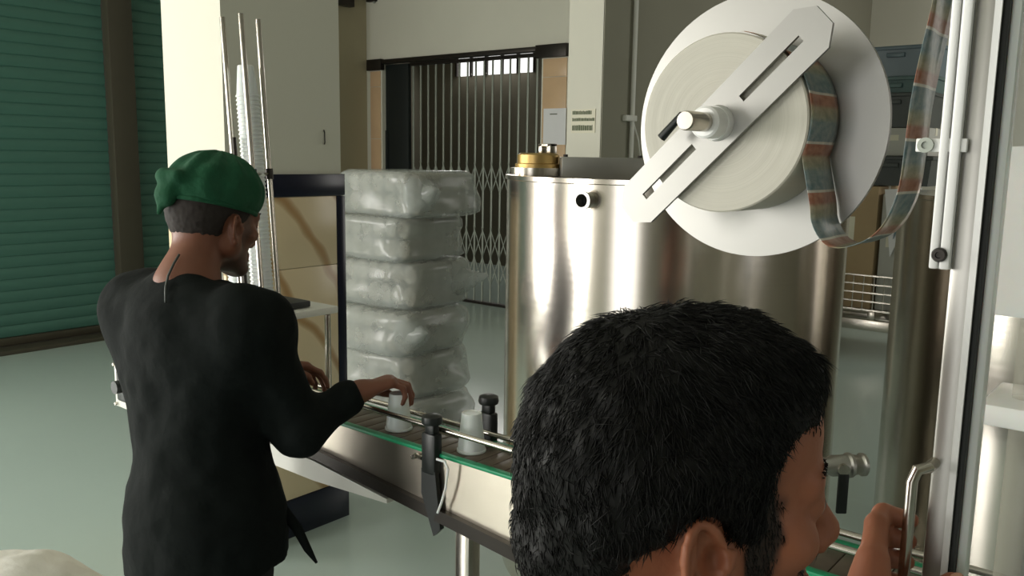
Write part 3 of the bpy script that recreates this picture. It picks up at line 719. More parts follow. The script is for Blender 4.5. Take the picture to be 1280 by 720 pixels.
carton(RX-0.47, RX-0.03, RY-0.30, RY+0.28, 0.392, 1.42, 'card', 'tall brown cardboard box standing in the wire crate')
carton(RX+0.0, RX+0.40, RY-0.28, RY+0.25, 0.392, 1.36, 'bin_light', 'white carton beside the brown box in the crate')
sheet = thing('folded_sheet', 'folded blue-white plastic sheet leaning on the cartons', 'sheet', (RX+0.1, RY-0.3, 1.1))
MB().prism([(RX+0.02, RY-0.32, 1.40), (RX+0.30, RY-0.32, 1.42), (RX+0.10, RY-0.32, 0.85)], (0, 0.02, 0)).build('fold', 'paper', sheet)
MB().prism([(RX+0.16, RY-0.345, 1.40), (RX+0.30, RY-0.345, 1.41), (RX+0.12, RY-0.345, 1.0)], (0, 0.02, 0)).build('fold', 'bin_blue', sheet)
def bin_(x0, x1, y0, y1, z0, z1, m, label, lid=None):
    t = thing('storage_bin', label, 'bin', ((x0+x1)/2, (y0+y1)/2, z0))
    tp = 0.025
    mb = MB(); A = [(x0+tp, y0+tp, z0), (x1-tp, y0+tp, z0), (x1-tp, y1-tp, z0), (x0+tp, y1-tp, z0)]; B = [(x0, y0, z1), (x1, y0, z1), (x1, y1, z1), (x0, y1, z1)]
    va = [mb.bm.verts.new(p) for p in A]; vb_ = [mb.bm.verts.new(p) for p in B]; mb.bm.faces.new(va[::-1]); mb.bm.faces.new(vb_)
    for k in range(4): mb.bm.faces.new((va[k], va[(k+1) % 4], vb_[(k+1) % 4], vb_[k]))
    mb.build('body', m, t)
    MB().box((x0-0.012, y0-0.012, z1-0.03), (x1+0.012, y1+0.012, z1), 0.006).build('rim', lid or m, t)
    MB().box(((x0+x1)/2-0.07, y0-0.02, z1-0.09), ((x0+x1)/2+0.07, y0+0.02, z1-0.055), 0.006).build('handle', lid or m, t)
bin_(RX-0.30, RX+0.34, RY-0.24, RY+0.22, 1.43, 1.67, 'bin_dark', 'dark grey bin standing on the cartons')
carton(RX-0.28, RX+0.30, RY-0.22, RY+0.2, 1.673, 1.90, 'bin_light', 'pale grey carton between two dark bins')
bin_(RX-0.30, RX+0.30, RY-0.24, RY+0.22, 1.905, 2.18, 'bin_dark', 'dark grey bin above the pale carton')
bin_(RX-0.31, RX+0.31, RY-0.25, RY+0.23, 2.183, 2.31, 'bin_teal', 'teal bin under the slate blue bin')
bin_(RX-0.32, RX+0.33, RY-0.26, RY+0.24, 2.313, 2.55, 'bin_blue', 'slate blue bin topping the stack of bins')

# ================================================================== FILM REEL AND FILLING MACHINE
ZR = 1.668; RXc = -0.529; YF = 1.088; WR = 0.105; RR = 0.121; RD = 0.187
fc = np.array([RXc, YF, ZR])
mc = thing('filling_machine', 'steel filling machine frame with acrylic door and long white strip', 'machine', (-0.1, 1.2, 0))
# door post (corner of the machine), with bright strip
bar = dep(1141, 592, 0.72); PYF = bar[1]+0.024
xl = ony(1163, 590, PYF)[0]; xr = ony(1195, 590, PYF)[0]
MB().box((xl, PYF, 0.05), (xr, PYF+0.045, 2.25), 0.003).build('door_post', 'steel_soft', mc)
zs = ony(1172, 337, PYF-0.012)[2]
xs0 = ony(1160, 335, PYF-0.01)[0]; xs1 = ony(1186, 335, PYF-0.01)[0]; w_ = xs1-xs0
MB().box((xs0, PYF-0.010, zs), (xs0+w_*0.42, PYF, 2.2), 0.0015).box((xs0+w_*0.5, PYF-0.010, zs), (xs1, PYF, 2.2), 0.0015).box((xs0, PYF-0.004, zs), (xs1, PYF, 2.2)).build('cover_strip', 'alu_white', mc)
def screw(x, y, z, r=0.006):
    o = MB().lathe([(0, 0.0), (r, 0.0), (r, -0.002), (r*0.8, -0.004), (r*0.45, -0.004), (r*0.4, -0.002), (0, -0.002)], (x, y, z), (0, 1, 0), 16).build('screw', 'dark_steel', mc)
screw((xs0+xs1)/2, PYF-0.010, zs+0.012)
MB().box((xr-0.004, PYF-0.003, 0.06), (xr+0.001, PYF, 2.24)).build('edge_strip', 'alu_white', mc)
MB().box((xr, PYF+0.004, 0.06), (xr+0.005, PYF+0.016, 2.24), 0.001).build('door_seal', 'seal', mc)
# side bracket of the strip
bz0 = ony(1160, 190, PYF-0.006); bz1 = ony(1146, 173, PYF-0.006)
MB().box((bz1[0], PYF-0.008, bz0[2]), (xs0+0.02, PYF-0.003, bz1[2]), 0.001).build('side_bracket', 'alu_white', mc)
o = MB().lathe([(0, 0), (0.0062, 0), (0.0062, -0.003), (0.003, -0.003), (0.003, -0.001), (0, -0.001)], (bz1[0]+0.008, PYF-0.008, (bz0[2]+bz1[2])/2), (0, 1, 0), 16).build('bracket_screw', 'gate', mc)
# handle
hx, hy = bar[0], bar[1]; hz1 = ony(1150, 586, bar[1])[2]; hz0 = hz1-0.125
hd = MB().tube([(xl+0.003, PYF+0.010, hz1), (hx+0.010, hy+0.008, hz1), (hx+0.003, hy+0.002, hz1-0.002), (hx, hy, hz1-0.012), (hx, hy, hz0+0.012), (hx+0.003, hy+0.002, hz0+0.002), (hx+0.010, hy+0.008, hz0), (xl+0.003, PYF+0.010, hz0)], 0.0048, 12).build('door_handle', 'steel', mc)
# acrylic door beside the post
MB().box((xr+0.006, PYF+0.018, 0.30), (0.95, PYF+0.024, 2.2), 0.001).build('acrylic_door', 'acrylic', mc)
MB().box((xr+0.005, PYF+0.012, 0.30), (xr+0.012, PYF+0.03, 2.2), 0.001).build('acrylic_edge', 'white_plastic', mc)
for z0, z1 in ((0.05, 0.10), (2.2, 2.25)): MB().box((xr, PYF, z0), (1.0, PYF+0.045, z1), 0.003).box((xl, PYF+0.8, z0), (1.0, PYF+0.845, z1), 0.003).box((xl, PYF+0.045, z0), (xl+0.045, PYF+0.8, z1)).box((0.955, PYF+0.045, z0), (1.0, PYF+0.8, z1)).build('frame_beam', 'steel_soft', mc)
MB().box((0.955, PYF, 0.0), (1.0, PYF+0.045, 2.2), 0.003).box((0.955, PYF+0.8, 0.0), (1.0, PYF+0.845, 2.2), 0.003).box((xl+0.25, PYF+0.8, 0.0), (xl+0.295, PYF+0.845, 2.2), 0.003).box((xl+0.002, PYF+0.002, 0.0), (xl+0.04, PYF+0.042, 0.05)).build('frame_post', 'steel_soft', mc)
# inside: white filling head block, clear tubes, shelf
fq = [ony(x, y, 0.90) for x, y in ((1228, 392), (1233, 245), (1251, 184))]
MB().prism([fq[0], fq[1], fq[2], (0.0, 0.90, fq[2][2]+0.01), (0.13, 0.90, fq[2][2]+0.01), (0.13, 0.90, fq[0][2])], (0, 0.14, 0)).build('filler_housing', 'white_plastic', mc)
MB().box((0.14, 0.93, fq[0][2]+0.03), (0.5, 1.02, fq[0][2]+0.07), 0.004).box((0.14, 0.93, fq[2][2]-0.06), (0.5, 1.02, fq[2][2]-0.02), 0.004).build('cross_rail', 'steel_soft', mc)
for x in (0.2, 0.3, 0.4): MB().cyl((x, 0.975, fq[0][2]-0.06), (x, 0.975, fq[2][2]+0.03), 0.022, n=20).build('filler_cylinder', 'steel', mc)
MB().box((-0.02, 1.42, 1.255), (0.6, 1.60, 1.275), 0.002).build('shelf', 'alu', mc)
for x in (-0.128, -0.085, -0.02, 0.06): MB().cyl((x, 0.97, 1.12), (x, 0.97, fq[0][2]+0.005), 0.012, n=16).build('filling_tube', 'cup_clear', mc)
MB().box((ony(1222, 520, 0.92)[0], 0.92, ony(1222, 530, 0.92)[2]), (0.5, 1.03, ony(1222, 503, 0.92)[2]), 0.003).build('nozzle_plate', 'white_plastic', mc)
# reel support: overhead arm down to the shaft
MB().box((RXc-0.02, YF+WR+0.012, ZR-0.03), (RXc+0.02, YF+WR+0.030, 2.25), 0.003).box((RXc-0.02, YF+WR+0.012, 2.2), (xl+0.02, YF+WR+0.045, 2.25), 0.003).build('reel_arm', 'steel_soft', mc)

rl = thing('film_reel', 'aluminium reel plate and slotted bar holding the film roll', 'reel', (RXc, YF+WR, ZR))
ax = (0, 1, 0)
MB().lathe([(0.02, WR), (RD, WR), (RD, WR+0.008), (0.02, WR+0.008)], fc, ax, 96, closed=True).build('back_plate', 'alu', rl, 0.5)
# roll: wound layers with a coiled side
m = mat('wound_film_side', RGB(204, 200, 188), 0.55, var=0.04)
nt = m.node_tree; b_ = nt.nodes['Principled BSDF']; tcn = nt.nodes.new('ShaderNodeTexCoord'); sp = nt.nodes.new('ShaderNodeVectorMath'); sp.operation = 'SUBTRACT'; sp.inputs[1].default_value = tuple(fc)
nt.links.new(tcn.outputs['Object'], sp.inputs[0]); mpn = nt.nodes.new('ShaderNodeMapping'); mpn.inputs['Scale'].default_value = (1, 0, 1); nt.links.new(sp.outputs[0], mpn.inputs[0])
ln = nt.nodes.new('ShaderNodeVectorMath'); ln.operation = 'LENGTH'; nt.links.new(mpn.outputs[0], ln.inputs[0])
sn = nt.nodes.new('ShaderNodeTexNoise'); sn.noise_dimensions = '1D'; sn.inputs['Scale'].default_value = 600; sn.inputs['Detail'].default_value = 3; nt.links.new(ln.outputs['Value'], sn.inputs['W'])
mxn = nt.nodes.new('ShaderNodeMix'); mxn.data_type = 'RGBA'; mxn.inputs['A'].default_value = RGB(184, 181, 168); mxn.inputs['B'].default_value = RGB(206, 202, 190)
nt.links.new(sn.outputs['Fac'], mxn.inputs['Factor']); nt.links.new(mxn.outputs['Result'], b_.inputs['Base Color'])
M['roll_side'] = m
ro = thing('film_roll', 'roll of printed sealing film with a loop hanging off it', 'film roll', (RXc, YF+0.05, ZR))
prof = [(0.03, 0.0)]+[(0.03+(RR-0.004-0.03)*q/16, 0.0003*math.sin(q*2.1)) for q in range(1, 17)]+[(RR-0.002, 0.002), (RR-0.002, WR-0.002), (0.03, WR-0.002)]
MB().lathe(prof, fc, ax, 72, closed=True).build('wound_roll', 'roll_side', ro, 0.5)
MB().lathe([(0.026, 0.0), (0.030, 0.0), (0.030, WR-0.001), (0.026, WR-0.001)], fc, ax, 40, closed=True).build('core', 'card', ro)

# printed film: bands along its length from the UV map
def film_mat():
    m = bpy.data.materials.new('printed_film'); m.use_nodes = True; nt = m.node_tree; b = nt.nodes['Principled BSDF']; b.inputs['Roughness'].default_value = 0.3
    uv = nt.nodes.new('ShaderNodeUVMap'); uv.uv_map = 'UVMap'; sx = nt.nodes.new('ShaderNodeSeparateXYZ'); nt.links.new(uv.outputs[0], sx.inputs[0])
    fr_ = nt.nodes.new('ShaderNodeMath'); fr_.operation = 'FRACT'; nt.links.new(sx.outputs['X'], fr_.inputs[0])
    r = nt.nodes.new('ShaderNodeValToRGB'); r.color_ramp.interpolation = 'LINEAR'; e = r.color_ramp.elements
    e[0].position = 0; e[0].color = RGB(226, 222, 214); e[1].position = 1; e[1].color = RGB(108, 134, 146)
    for pos, c in ((0.045, (226, 222, 214)), (0.06, (168, 92, 70)), (0.26, (160, 84, 66)), (0.33, (166, 150, 124)), (0.52, (140, 146, 128)), (0.62, (112, 140, 150)), (0.97, (96, 126, 142))):
        q = e.new(pos); q.color = RGB(*c)
    nt.links.new(fr_.outputs[0], r.inputs['Fac'])
    n = nt.nodes.new('ShaderNodeTexNoise'); n.inputs['Scale'].default_value = 7; n.inputs['Detail'].default_value = 4; nt.links.new(uv.outputs[0], n.inputs['Vector'])
    rr = nt.nodes.new('ShaderNodeValToRGB'); rr.color_ramp.elements[0].position = 0.35; rr.color_ramp.elements[0].color = RGB(90, 110, 70); rr.color_ramp.elements[1].position = 0.65; rr.color_ramp.elements[1].color = RGB(222, 210, 180)
    nt.links.new(n.outputs['Fac'], rr.inputs['Fac'])
    mx = nt.nodes.new('ShaderNodeMix'); mx.data_type = 'RGBA'; mx.inputs['Factor'].default_value = 0.25
    nt.links.new(r.outputs['Color'], mx.inputs['A']); nt.links.new(rr.outputs['Color'], mx.inputs['B']); nt.links.new(mx.outputs['Result'], b.inputs['Base Color'])
    t = nt.nodes.new('ShaderNodeBsdfTransparent'); ms = nt.nodes.new('ShaderNodeMixShader'); ms.inputs['Fac'].default_value = 0.9
    nt.links.new(t.outputs[0], ms.inputs[1]); nt.links.new(b.outputs[0], ms.inputs[2]); nt.links.new(ms.outputs[0], nt.nodes['Material Output'].inputs['Surface'])
    return m
M['film'] = film_mat()
pts = []
for a in np.linspace(math.radians(80), math.radians(-20), 36): pts.append((RXc+RR*math.cos(a), YF+WR/2, ZR+RR*math.sin(a)))
ym = YF+WR/2
ctrl = [pts[-1]]+[tuple(ony(x, y, ym+0.0)) for x, y in ((1030, 250), (1032, 276), (1042, 297), (1056, 306), (1075, 305), (1102, 293), (1122, 270), (1137, 235), (1146, 190), (1155, 130), (1165, 75), (1178, 10), (1190, -60), (1200, -120))]
def catmull(c, n=10):
    c = [np.array(p, float) for p in c]; c = [2*c[0]-c[1]]+c+[2*c[-1]-c[-2]]; out = []
    for i in range(1, len(c)-2):
        for t in np.linspace(0, 1, n, endpoint=False):
            out.append(0.5*((2*c[i])+(-c[i-1]+c[i+1])*t+(2*c[i-1]-5*c[i]+4*c[i+1]-c[i+2])*t*t+(-c[i-1]+3*c[i]-3*c[i+1]+c[i+2])*t**3))
    return out+[c[-2]]
pts = [np.array(p) for p in pts[:-1]]+catmull(ctrl)
V = []; Q = []; UV = []; s_ = 0
for i, p in enumerate(pts):
    if i: s_ += np.linalg.norm(pts[i]-pts[i-1])
    for k in range(7):
        f = k/6; V.append((p[0]+0.002*math.sin(f*PI*2+s_*20), p[1]+(f-0.5)*(WR-0.006), p[2])); UV.append((s_/0.064, f))
for i in range(len(pts)-1):
    for k in range(6): Q.append((i*7+k, i*7+k+1, (i+1)*7+k+1, (i+1)*7+k))
me = bpy.data.meshes.new('printed_film'); me.from_pydata(V, [], Q); uvl = me.uv_layers.new(name='UVMap')
for l in me.loops: uvl.data[l.index].uv = UV[l.vertex_index]
me.update(); fo = link('printed_film', me, 'film', ro, 4)
sm = fo.modifiers.new('thickness', 'SOLIDIFY'); sm.thickness = 0.0006
# slotted bar on the front
ang = math.radians(43.7); ux = np.array([math.cos(ang), 0, math.sin(ang)]); uy = np.array([-math.sin(ang), 0, math.cos(ang)])
def plate_slots(L, Wd, slots, sw, th, ch):
    """bar with chamfered ends and straight slots, in (u, v)"""
    mb = MB(); us = sorted({-L/2, -L/2+ch, L/2-ch, L/2}|{x for s_ in slots for x in s_}); vs = [-Wd/2, -sw/2, sw/2, Wd/2]
    def top(u): return Wd/2 if abs(u) <= L/2-ch+1e-9 else Wd/2-ch*0.85
    vt = {}
    def vert(u, j, s_):
        v = {0: -top(u), 1: -sw/2, 2: sw/2, 3: top(u)}[j]; key = (round(u, 5), j, s_)
        if key not in vt: vt[key] = mb.bm.verts.new(vec(bo+ux*u+uy*v+np.array([0, -th if s_ else 0, 0])))
        return vt[key]
    hole = lambda a, b, j: j == 1 and any(a >= s0_-1e-9 and b <= s1_+1e-9 for s0_, s1_ in slots)
    cells = {(i, j) for i in range(len(us)-1) for j in range(3) if not hole(us[i], us[i+1], j)}
    for i, j in cells:
        a, b = us[i], us[i+1]
        for s_ in (0, 1): mb.bm.faces.new([vert(a, j, s_), vert(b, j, s_), vert(b, j+1, s_), vert(a, j+1, s_)])
        for (di, dj, e) in ((0, -1, ((a, j), (b, j))), (0, 1, ((a, j+1), (b, j+1))), (-1, 0, ((a, j), (a, j+1))), (1, 0, ((b, j), (b, j+1)))):
            if (i+di, j+dj) not in cells: mb.bm.faces.new([vert(*e[0], 0), vert(*e[1], 0), vert(*e[1], 1), vert(*e[0], 1)])
    return mb
bo = fc+np.array([0, -0.006, 0])
plate_slots(0.372, 0.068, [(-0.148, -0.045), (0.045, 0.148)], 0.010, 0.006, 0.022).build('slotted_bar', 'bar_alu', rl, 0.3)
MB().lathe([(0, 0.012), (0.024, 0.012), (0.024, -0.012), (0.022, -0.022), (0.021, -0.022), (0.021, -0.048), (0.018, -0.050), (0, -0.050)], fc, ax, 40).build('hub_collar', 'alu_white', rl, 0.5)
MB().lathe([(0, 0.0), (0.0125, 0.0), (0.0125, -0.098), (0.011, -0.102), (0, -0.102)], fc, ax, 32).build('shaft', 'steel', rl, 0.5)
MB().cyl(fc+np.array([0, 0, 0]), fc+np.array([0, WR+0.03, 0]), 0.0125, n=24).build('axle', 'steel', rl)
lv0 = fc+np.array([-0.018, -0.040, 0.006])
lv = MB().tube([lv0, lv0+np.array([-0.018, -0.004, 0.004]), lv0+np.array([-0.046, -0.006, -0.026])], [0.005, 0.005, 0.0062], 12).build('clamp_lever', 'dark', rl)
# white sack near the conveyor end
t = thing('white_sack', 'full white plastic sack standing on the floor', 'sack', (-2.5, 0.80, 0))
S = Sdf(np.arange(-3.1, -1.95, 0.016), np.arange(0.35, 1.30, 0.016), np.arange(-0.03, 0.62, 0.016))
S.el((-2.47, 0.84, 0.2), (0.36, 0.30, 0.24), k=0); S.el((-2.49, 0.84, 0.31), (0.26, 0.22, 0.155), k=0.12); S.rc((-2.60, 0.80, 0.4), (-2.66, 0.78, 0.47), 0.05, 0.03, k=0.08); S.plane((0, 0, 0.002), (0, 0, -1))
V, Q = S.mesh(); Nn = normals(V, Q); V = V+Nn*(vnoise(V, 9, 5)*0.014+vnoise(V, 24, 6)*0.006)[:, None]*(V[:, 2:3] > 0.03)
link('sack_body', to_mesh('sack_body', V, Q), 'sack', t, 4)
MB().tube([(-2.66+0.035*math.cos(a), 0.78+0.035*math.sin(a), 0.468) for a in np.linspace(0, 2*PI, 17)], 0.006, 6).build('tie', 'bin_light', t)

# ================================================================== PEOPLE
class Frame:
    def __init__(s, o, fwd, upv=(0, 0, 1)):
        f = np.array(fwd, float); f /= np.linalg.norm(f); r = np.cross(f, upv); r /= np.linalg.norm(r); u = np.cross(r, f)
        s.o = np.array(o, float); s.R = np.stack([r, f, u], 1)
    def __call__(s, *p): return s.o+s.R@np.array(p, float)
    def loc(s, V): return (V-s.o)@s.R
def head_sdf(S, T, ears=(1, -1)):
    el = lambda c, r, k=0.02, mode='add': S.el(T(*c), r, T.R, k, mode)
    rc = lambda a, b, ra, rb=None, k=0.012, mode='add': S.rc(T(*a), T(*b), ra, rb, k, mode)
    el((0, -0.008, 0.045), (0.075, 0.097, 0.087)); el((0, -0.038, 0.02), (0.068, 0.066, 0.075), 0.03)
    el((0, 0.04, -0.02), (0.056, 0.056, 0.085), 0.03)
    el((0, 0.062, 0.062), (0.052, 0.036, 0.045), 0.03)
    for s in (1, -1):
        rc((s*0.054, 0.0, -0.045), (s*0.02, 0.075, -0.092), 0.020, 0.017, 0.02)
        rc((s*0.056, 0.0, -0.02), (s*0.054, 0.0, -0.05), 0.018, 0.02, 0.02)
        el((s*0.045, 0.064, -0.016), (0.022, 0.022, 0.018), 0.02)
        el((s*0.032, 0.101, 0.006), (0.017, 0.013, 0.011), 0.012, 'cut')
        el((s*0.032, 0.084, 0.006), (0.0145, 0.0135, 0.0125), 0.004)
        rc((s*0.014, 0.094, 0.024), (s*0.046, 0.078, 0.026), 0.011, 0.010, 0.014)
        rc((s*0.012, 0.102, -0.034), (s*0.011, 0.108, -0.037), 0.0085, 0.0075, 0.008)
    el((0, 0.088, -0.094), (0.022, 0.017, 0.018), 0.02)
    rc((0, 0.094, 0.014), (0, 0.117, -0.026), 0.0085, 0.0115, 0.012); el((0, 0.119, -0.031), (0.0115, 0.010, 0.009), 0.008)
    rc((-0.019, 0.092, -0.060), (0.019, 0.092, -0.060), 0.007, k=0.006); el((0, 0.097, -0.059), (0.012, 0.007, 0.005), 0.006)
    rc((-0.016, 0.093, -0.071), (0.016, 0.093, -0.071), 0.008, k=0.005)
    rc((-0.02, 0.103, -0.0655), (0.02, 0.103, -0.0655), 0.0035, k=0.003, mode='cut')
    for s in ears:
        el((s*0.076, -0.012, -0.008), (0.006, 0.014, 0.025), 0.006)
        pts = []
        for a in np.linspace(math.radians(-35), math.radians(232), 14):
            ca, sa = math.cos(a), math.sin(a); yy = -0.013+0.0155*ca-0.004*sa; zz_ = -0.008+0.027*sa
            pts.append((s*(0.080+0.011*max(0, -ca)+0.003*max(sa, 0)), yy, zz_))
        for a, b in zip(pts[:-1], pts[1:]): rc(a, b, 0.0036, k=0.002)
        inner = [(s*0.085, -0.022, 0.010), (s*0.086, -0.022, -0.008), (s*0.084, -0.014, -0.022), (s*0.082, -0.004, -0.026)]
        for a, b in zip(inner[:-1], inner[1:]): rc(a, b, 0.003, k=0.004)
        el((s*0.082, -0.009, -0.037), (0.0055, 0.009, 0.010), 0.006)
        el((s*0.088, -0.006, -0.008), (0.014, 0.0085, 0.013), 0.003, 'cut')
        rc((s*0.080, 0.008, -0.006), (s*0.083, 0.005, -0.012), 0.0045, k=0.004)
def head_masks(T, V, beard=1.0, lowjaw=True):
    L = T.loc(V); x, y, z = L.T; sm = lambda e0, e1, t: np.clip((t-e0)/(e1-e0), 0, 1)**2*(3-2*np.clip((t-e0)/(e1-e0), 0, 1))
    inh = (z > -0.13) & (np.abs(x) < 0.09) & (np.abs(y) < 0.14)
    nz = vnoise(V, 90, 11)*0.006
    jaw = sm(-0.022, -0.046, z+nz+0.55*np.maximum(0.0, y-0.03))*sm(0.016, 0.030, y+nz)
    burn = sm(0.020, 0.030, y+nz)*sm(0.056, 0.044, y+nz)*sm(0.05, 0.03, z)*(np.abs(x) > 0.045)
    mous = sm(-0.040, -0.046, z+nz)*sm(-0.062, -0.056, z)*sm(0.08, 0.09, y)*(np.abs(x) < 0.032)
    lip = ((z < -0.054) & (z > -0.079) & (np.abs(x) < 0.023) & (y > 0.088)).astype(float)
    under = sm(-0.07, -0.085, z)*sm(0.0, 0.02, y)
    b = np.clip(np.maximum.reduce([jaw, burn, mous, under])*beard, 0, 1)*(1-lip)*inh*((np.abs(x) < 0.076) | (y > 0.014))
    return b, lip*inh
def eyes_brows(T, t, hairmat):
    for s in (1, -1):
        e = MB().lathe([(0.0125*math.sin(a), -0.0125*math.cos(a)) for a in np.linspace(0, PI, 12)], T(s*0.032, 0.0855, 0.006), T.R[:, 1], 20).build('eye', 'eye_white', t, 4)
        MB().lathe([(0, 0.0127), (0.0055, 0.0118), (0.0058, 0.0105)], T(s*0.032, 0.0855, 0.006), T.R[:, 1], 16).build('iris', 'rubber', e, 4)
        mb = MB()
        for i in range(46):
            f = random.random(); p = np.array([s*(0.012+0.038*f), 0.1045-0.020*f**1.6, 0.028+0.006*math.sin(f*2.4)+random.uniform(-0.003, 0.003)]); d = np.array([s*0.009, -0.003, 0.002+random.uniform(-.003, .003)])
            mb.cyl(T(*p), T(*(p+d)), 0.0007, 0.0002, n=3)
        mb.build('eyebrow', hairmat, t, 4)
M['eye_white'] = mat('eye_white', RGB(206, 198, 190), 0.2, var=0.02)
def limb(S, pts, rad, k=0.03):
    for (a, b, ra, rb) in zip(pts[:-1], pts[1:], rad[:-1], rad[1:]): S.rc(a, b, ra, rb, k)
def hand_sdf(S, wrist, d, n, s, curl=(30, 45, 30), spread=0.05, thumb=None, g=1.0):
    wrist, d, n, s = (np.array(v, float) for v in (wrist, d, n, s)); d /= np.linalg.norm(d); n -= d*(n@d); n /= np.linalg.norm(n); s -= d*(s@d)+n*(s@n); s /= np.linalg.norm(s)
    tips = []
    S.rc(wrist-d*0.02, wrist+d*0.02, 0.021*g, 0.022*g, 0.02)
    for i, (bs, bl, ls, r) in enumerate(((0.027, 0.086, (0.042, 0.025, 0.020), 0.0088), (0.009, 0.090, (0.046, 0.028, 0.021), 0.009), (-0.009, 0.085, (0.042, 0.026, 0.020), 0.0086), (-0.026, 0.077, (0.033, 0.020, 0.018), 0.0076))):
        b = wrist+(d*bl+s*bs)*g; S.rc(wrist+(d*0.015+s*bs*0.55)*g, b, 0.014*g, 0.0118*g, 0.014)
        ang = 0; p = b; r *= g
        for j, L in enumerate(ls):
            ang += math.radians(curl[j]+(i-1.5)*3); dd = d*math.cos(ang)+n*math.sin(ang)+s*spread*(1.5-i)*0.7; dd /= np.linalg.norm(dd)
            q = p+dd*L*g; S.rc(p, q, r*(1-0.06*j), r*(0.95-0.08*j), 0.004); p = q
        tips.append(p)
    th = thumb or [(0.02, 0.018, 0.006), (0.052, 0.040, 0.018), (0.078, 0.044, 0.032), (0.096, 0.040, 0.046)]
    P = [wrist+(d*a+s*b+n*c)*g for a, b, c in th]
    for a, b, ra, rb in zip(P[:-1], P[1:], (0.016, 0.0115, 0.0102), (0.0115, 0.0102, 0.0082)): S.rc(a, b, ra*g, rb*g, 0.010)
    return tips
def finish(name, S, m, parent, it=1, T=None, beard=0.0, disp=None, **kw):
    V, Q = S.mesh(); V = smooth_mesh(V, Q, it)
    if disp is not None: V = V+normals(V, Q)*disp(V)[:, None]
    me = to_mesh(name, V, Q)
    if T is not None:
        b, l = head_masks(T, V, beard); attr(me, 'beard', b); attr(me, 'lip', l*0.5)
    return link(name, me, m, parent, 4), V, Q

# ------------------------------------------------------------------ worker at the conveyor
wk = thing('person', 'worker in a green cap and black tunic reaching over the conveyor', 'person', (-1.62, 0.95, 0))
T = Frame(dep(267, 279, 1.92), (-0.20, 0.96, -0.20))
Rw = np.array([[0.99, -0.14, 0], [0.14, 0.99, 0], [0, 0, 1.0]])
NB = np.array([-1.70, 0.975, 1.335])
SR = np.array([-1.515, 1.01, 1.262]); SL = np.array([-1.866, 0.967, 1.262])
ER = np.array([-1.478, 1.10, 1.035]); EL = np.array([-1.84, 1.10, 1.04])
WR_ = np.array([-1.446, 1.232, 1.092]); WL = np.array([-1.77, 1.235, 1.10])
CH = np.array([-1.695, 0.975, 1.17]); WA = np.array([-1.668, 0.97, 0.98]); PE = np.array([-1.645, 0.965, 0.86])
def torso(S, e=0.0):
    S.el(CH, (0.172+e, 0.114+e, 0.17+e), Rw, k=0.03); S.el(CH+np.array([0, -0.01, 0.09]), (0.16+e, 0.09+e, 0.075+e), Rw, k=0.05)
    S.el(WA, (0.148+e, 0.108+e, 0.17+e), Rw, k=0.06); S.el(PE, (0.162+e, 0.122+e, 0.13+e), Rw, k=0.06)
    for A in (SR, SL): S.rc(NB+np.array([0, 0, -0.05]), A, 0.055+e, 0.055+e, 0.05)
xs = axis([(-2.06, -1.80, 0.012), (-1.80, -1.33, 0.004), (-1.33, -1.2, 0.012)]); ys = axis([(0.68, 0.86, 0.012), (0.86, 1.46, 0.004), (1.46, 1.52, 0.01)]); zs = axis([(-0.04, 1.0, 0.014), (1.0, 1.70, 0.004)])
S = Sdf(xs, ys, zs)
torso(S, -0.012)
S.rc(T(0, -0.03, -0.03), NB+np.array([0, 0.0, 0.0]), 0.052, 0.056, 0.03); S.rc(NB, CH+np.array([0, 0, 0.08]), 0.058, 0.08, 0.04)
head_sdf(S, T)
limb(S, [SR, ER, WR_], [0.046, 0.038, 0.025]); limb(S, [SL, EL, WL], [0.046, 0.038, 0.025])
hand_sdf(S, WR_, (0.32, 0.90, 0.20), (0.15, 0.1, -1), (-1, 0.1, 0), curl=(36, 48, 30), g=0.95)
hand_sdf(S, WL, (0.15, 0.9, -0.2), (0.3, 0, -1), (1, 0.1, 0), curl=(25, 35, 25), g=0.95)
for sx in (-1, 1):
    hp = PE+np.array([sx*0.085, 0, -0.04]); kn = np.array([hp[0]+sx*0.01, 0.975, 0.48]); an = np.array([hp[0]+sx*0.015, 0.95, 0.09])
    limb(S, [hp, kn, an], [0.078, 0.052, 0.036])
    S.rc(an+np.array([0, -0.02, -0.045]), an+np.array([sx*0.02, 0.14, -0.06]), 0.034, 0.026, 0.03)
body, V, Q = finish('body', S, 'skin1', wk, 1, T, 0.55)
eyes_brows(T, wk, 'hair_fade')
# tunic
def folds(seed, amp):
    return lambda V: (vnoise(V*np.array([1, 1, 0.55]), 13, seed)*0.9+vnoise(V, 30, seed+1)*0.35)*amp
S = Sdf(axis([(-2.12, -1.25, 0.008)]), axis([(0.68, 1.34, 0.008)]), axis([(0.60, 1.46, 0.008)]))
torso(S, 0.012)
S.rc(NB+np.array([0, 0.004, 0.012]), NB+np.array([0, 0, -0.05]), 0.064, 0.085, 0.03)
limb(S, [SR, ER, ER*0.22+WR_*0.78], [0.066, 0.058, 0.042]); limb(S, [SL, EL, EL*0.2+WL*0.8], [0.066, 0.058, 0.042])
S.rc(SR, CH+np.array([0.08, 0, 0.02]), 0.07, 0.09, 0.05); S.rc(SL, CH+np.array([-0.08, 0, 0.02]), 0.07, 0.09, 0.05); S.rc(SL, WA+np.array([-0.06, 0, 0.06]), 0.072, 0.085, 0.06); S.rc(SR, WA+np.array([0.05, 0, 0.06]), 0.068, 0.08, 0.06)
S.el(PE+np.array([0.0, 0, -0.04]), (0.186, 0.145, 0.14), Rw, k=0.05)
S.el(PE+np.array([0.0, 0, -0.16]), (0.194, 0.155, 0.16), Rw, k=0.06)
S.plane(PE+np.array([0, 0, -0.13]), (0.06, 0.1, -1)); S.plane(NB+np.array([0, -0.03, 0.036]), (0, 0.3, 1), 0.01)
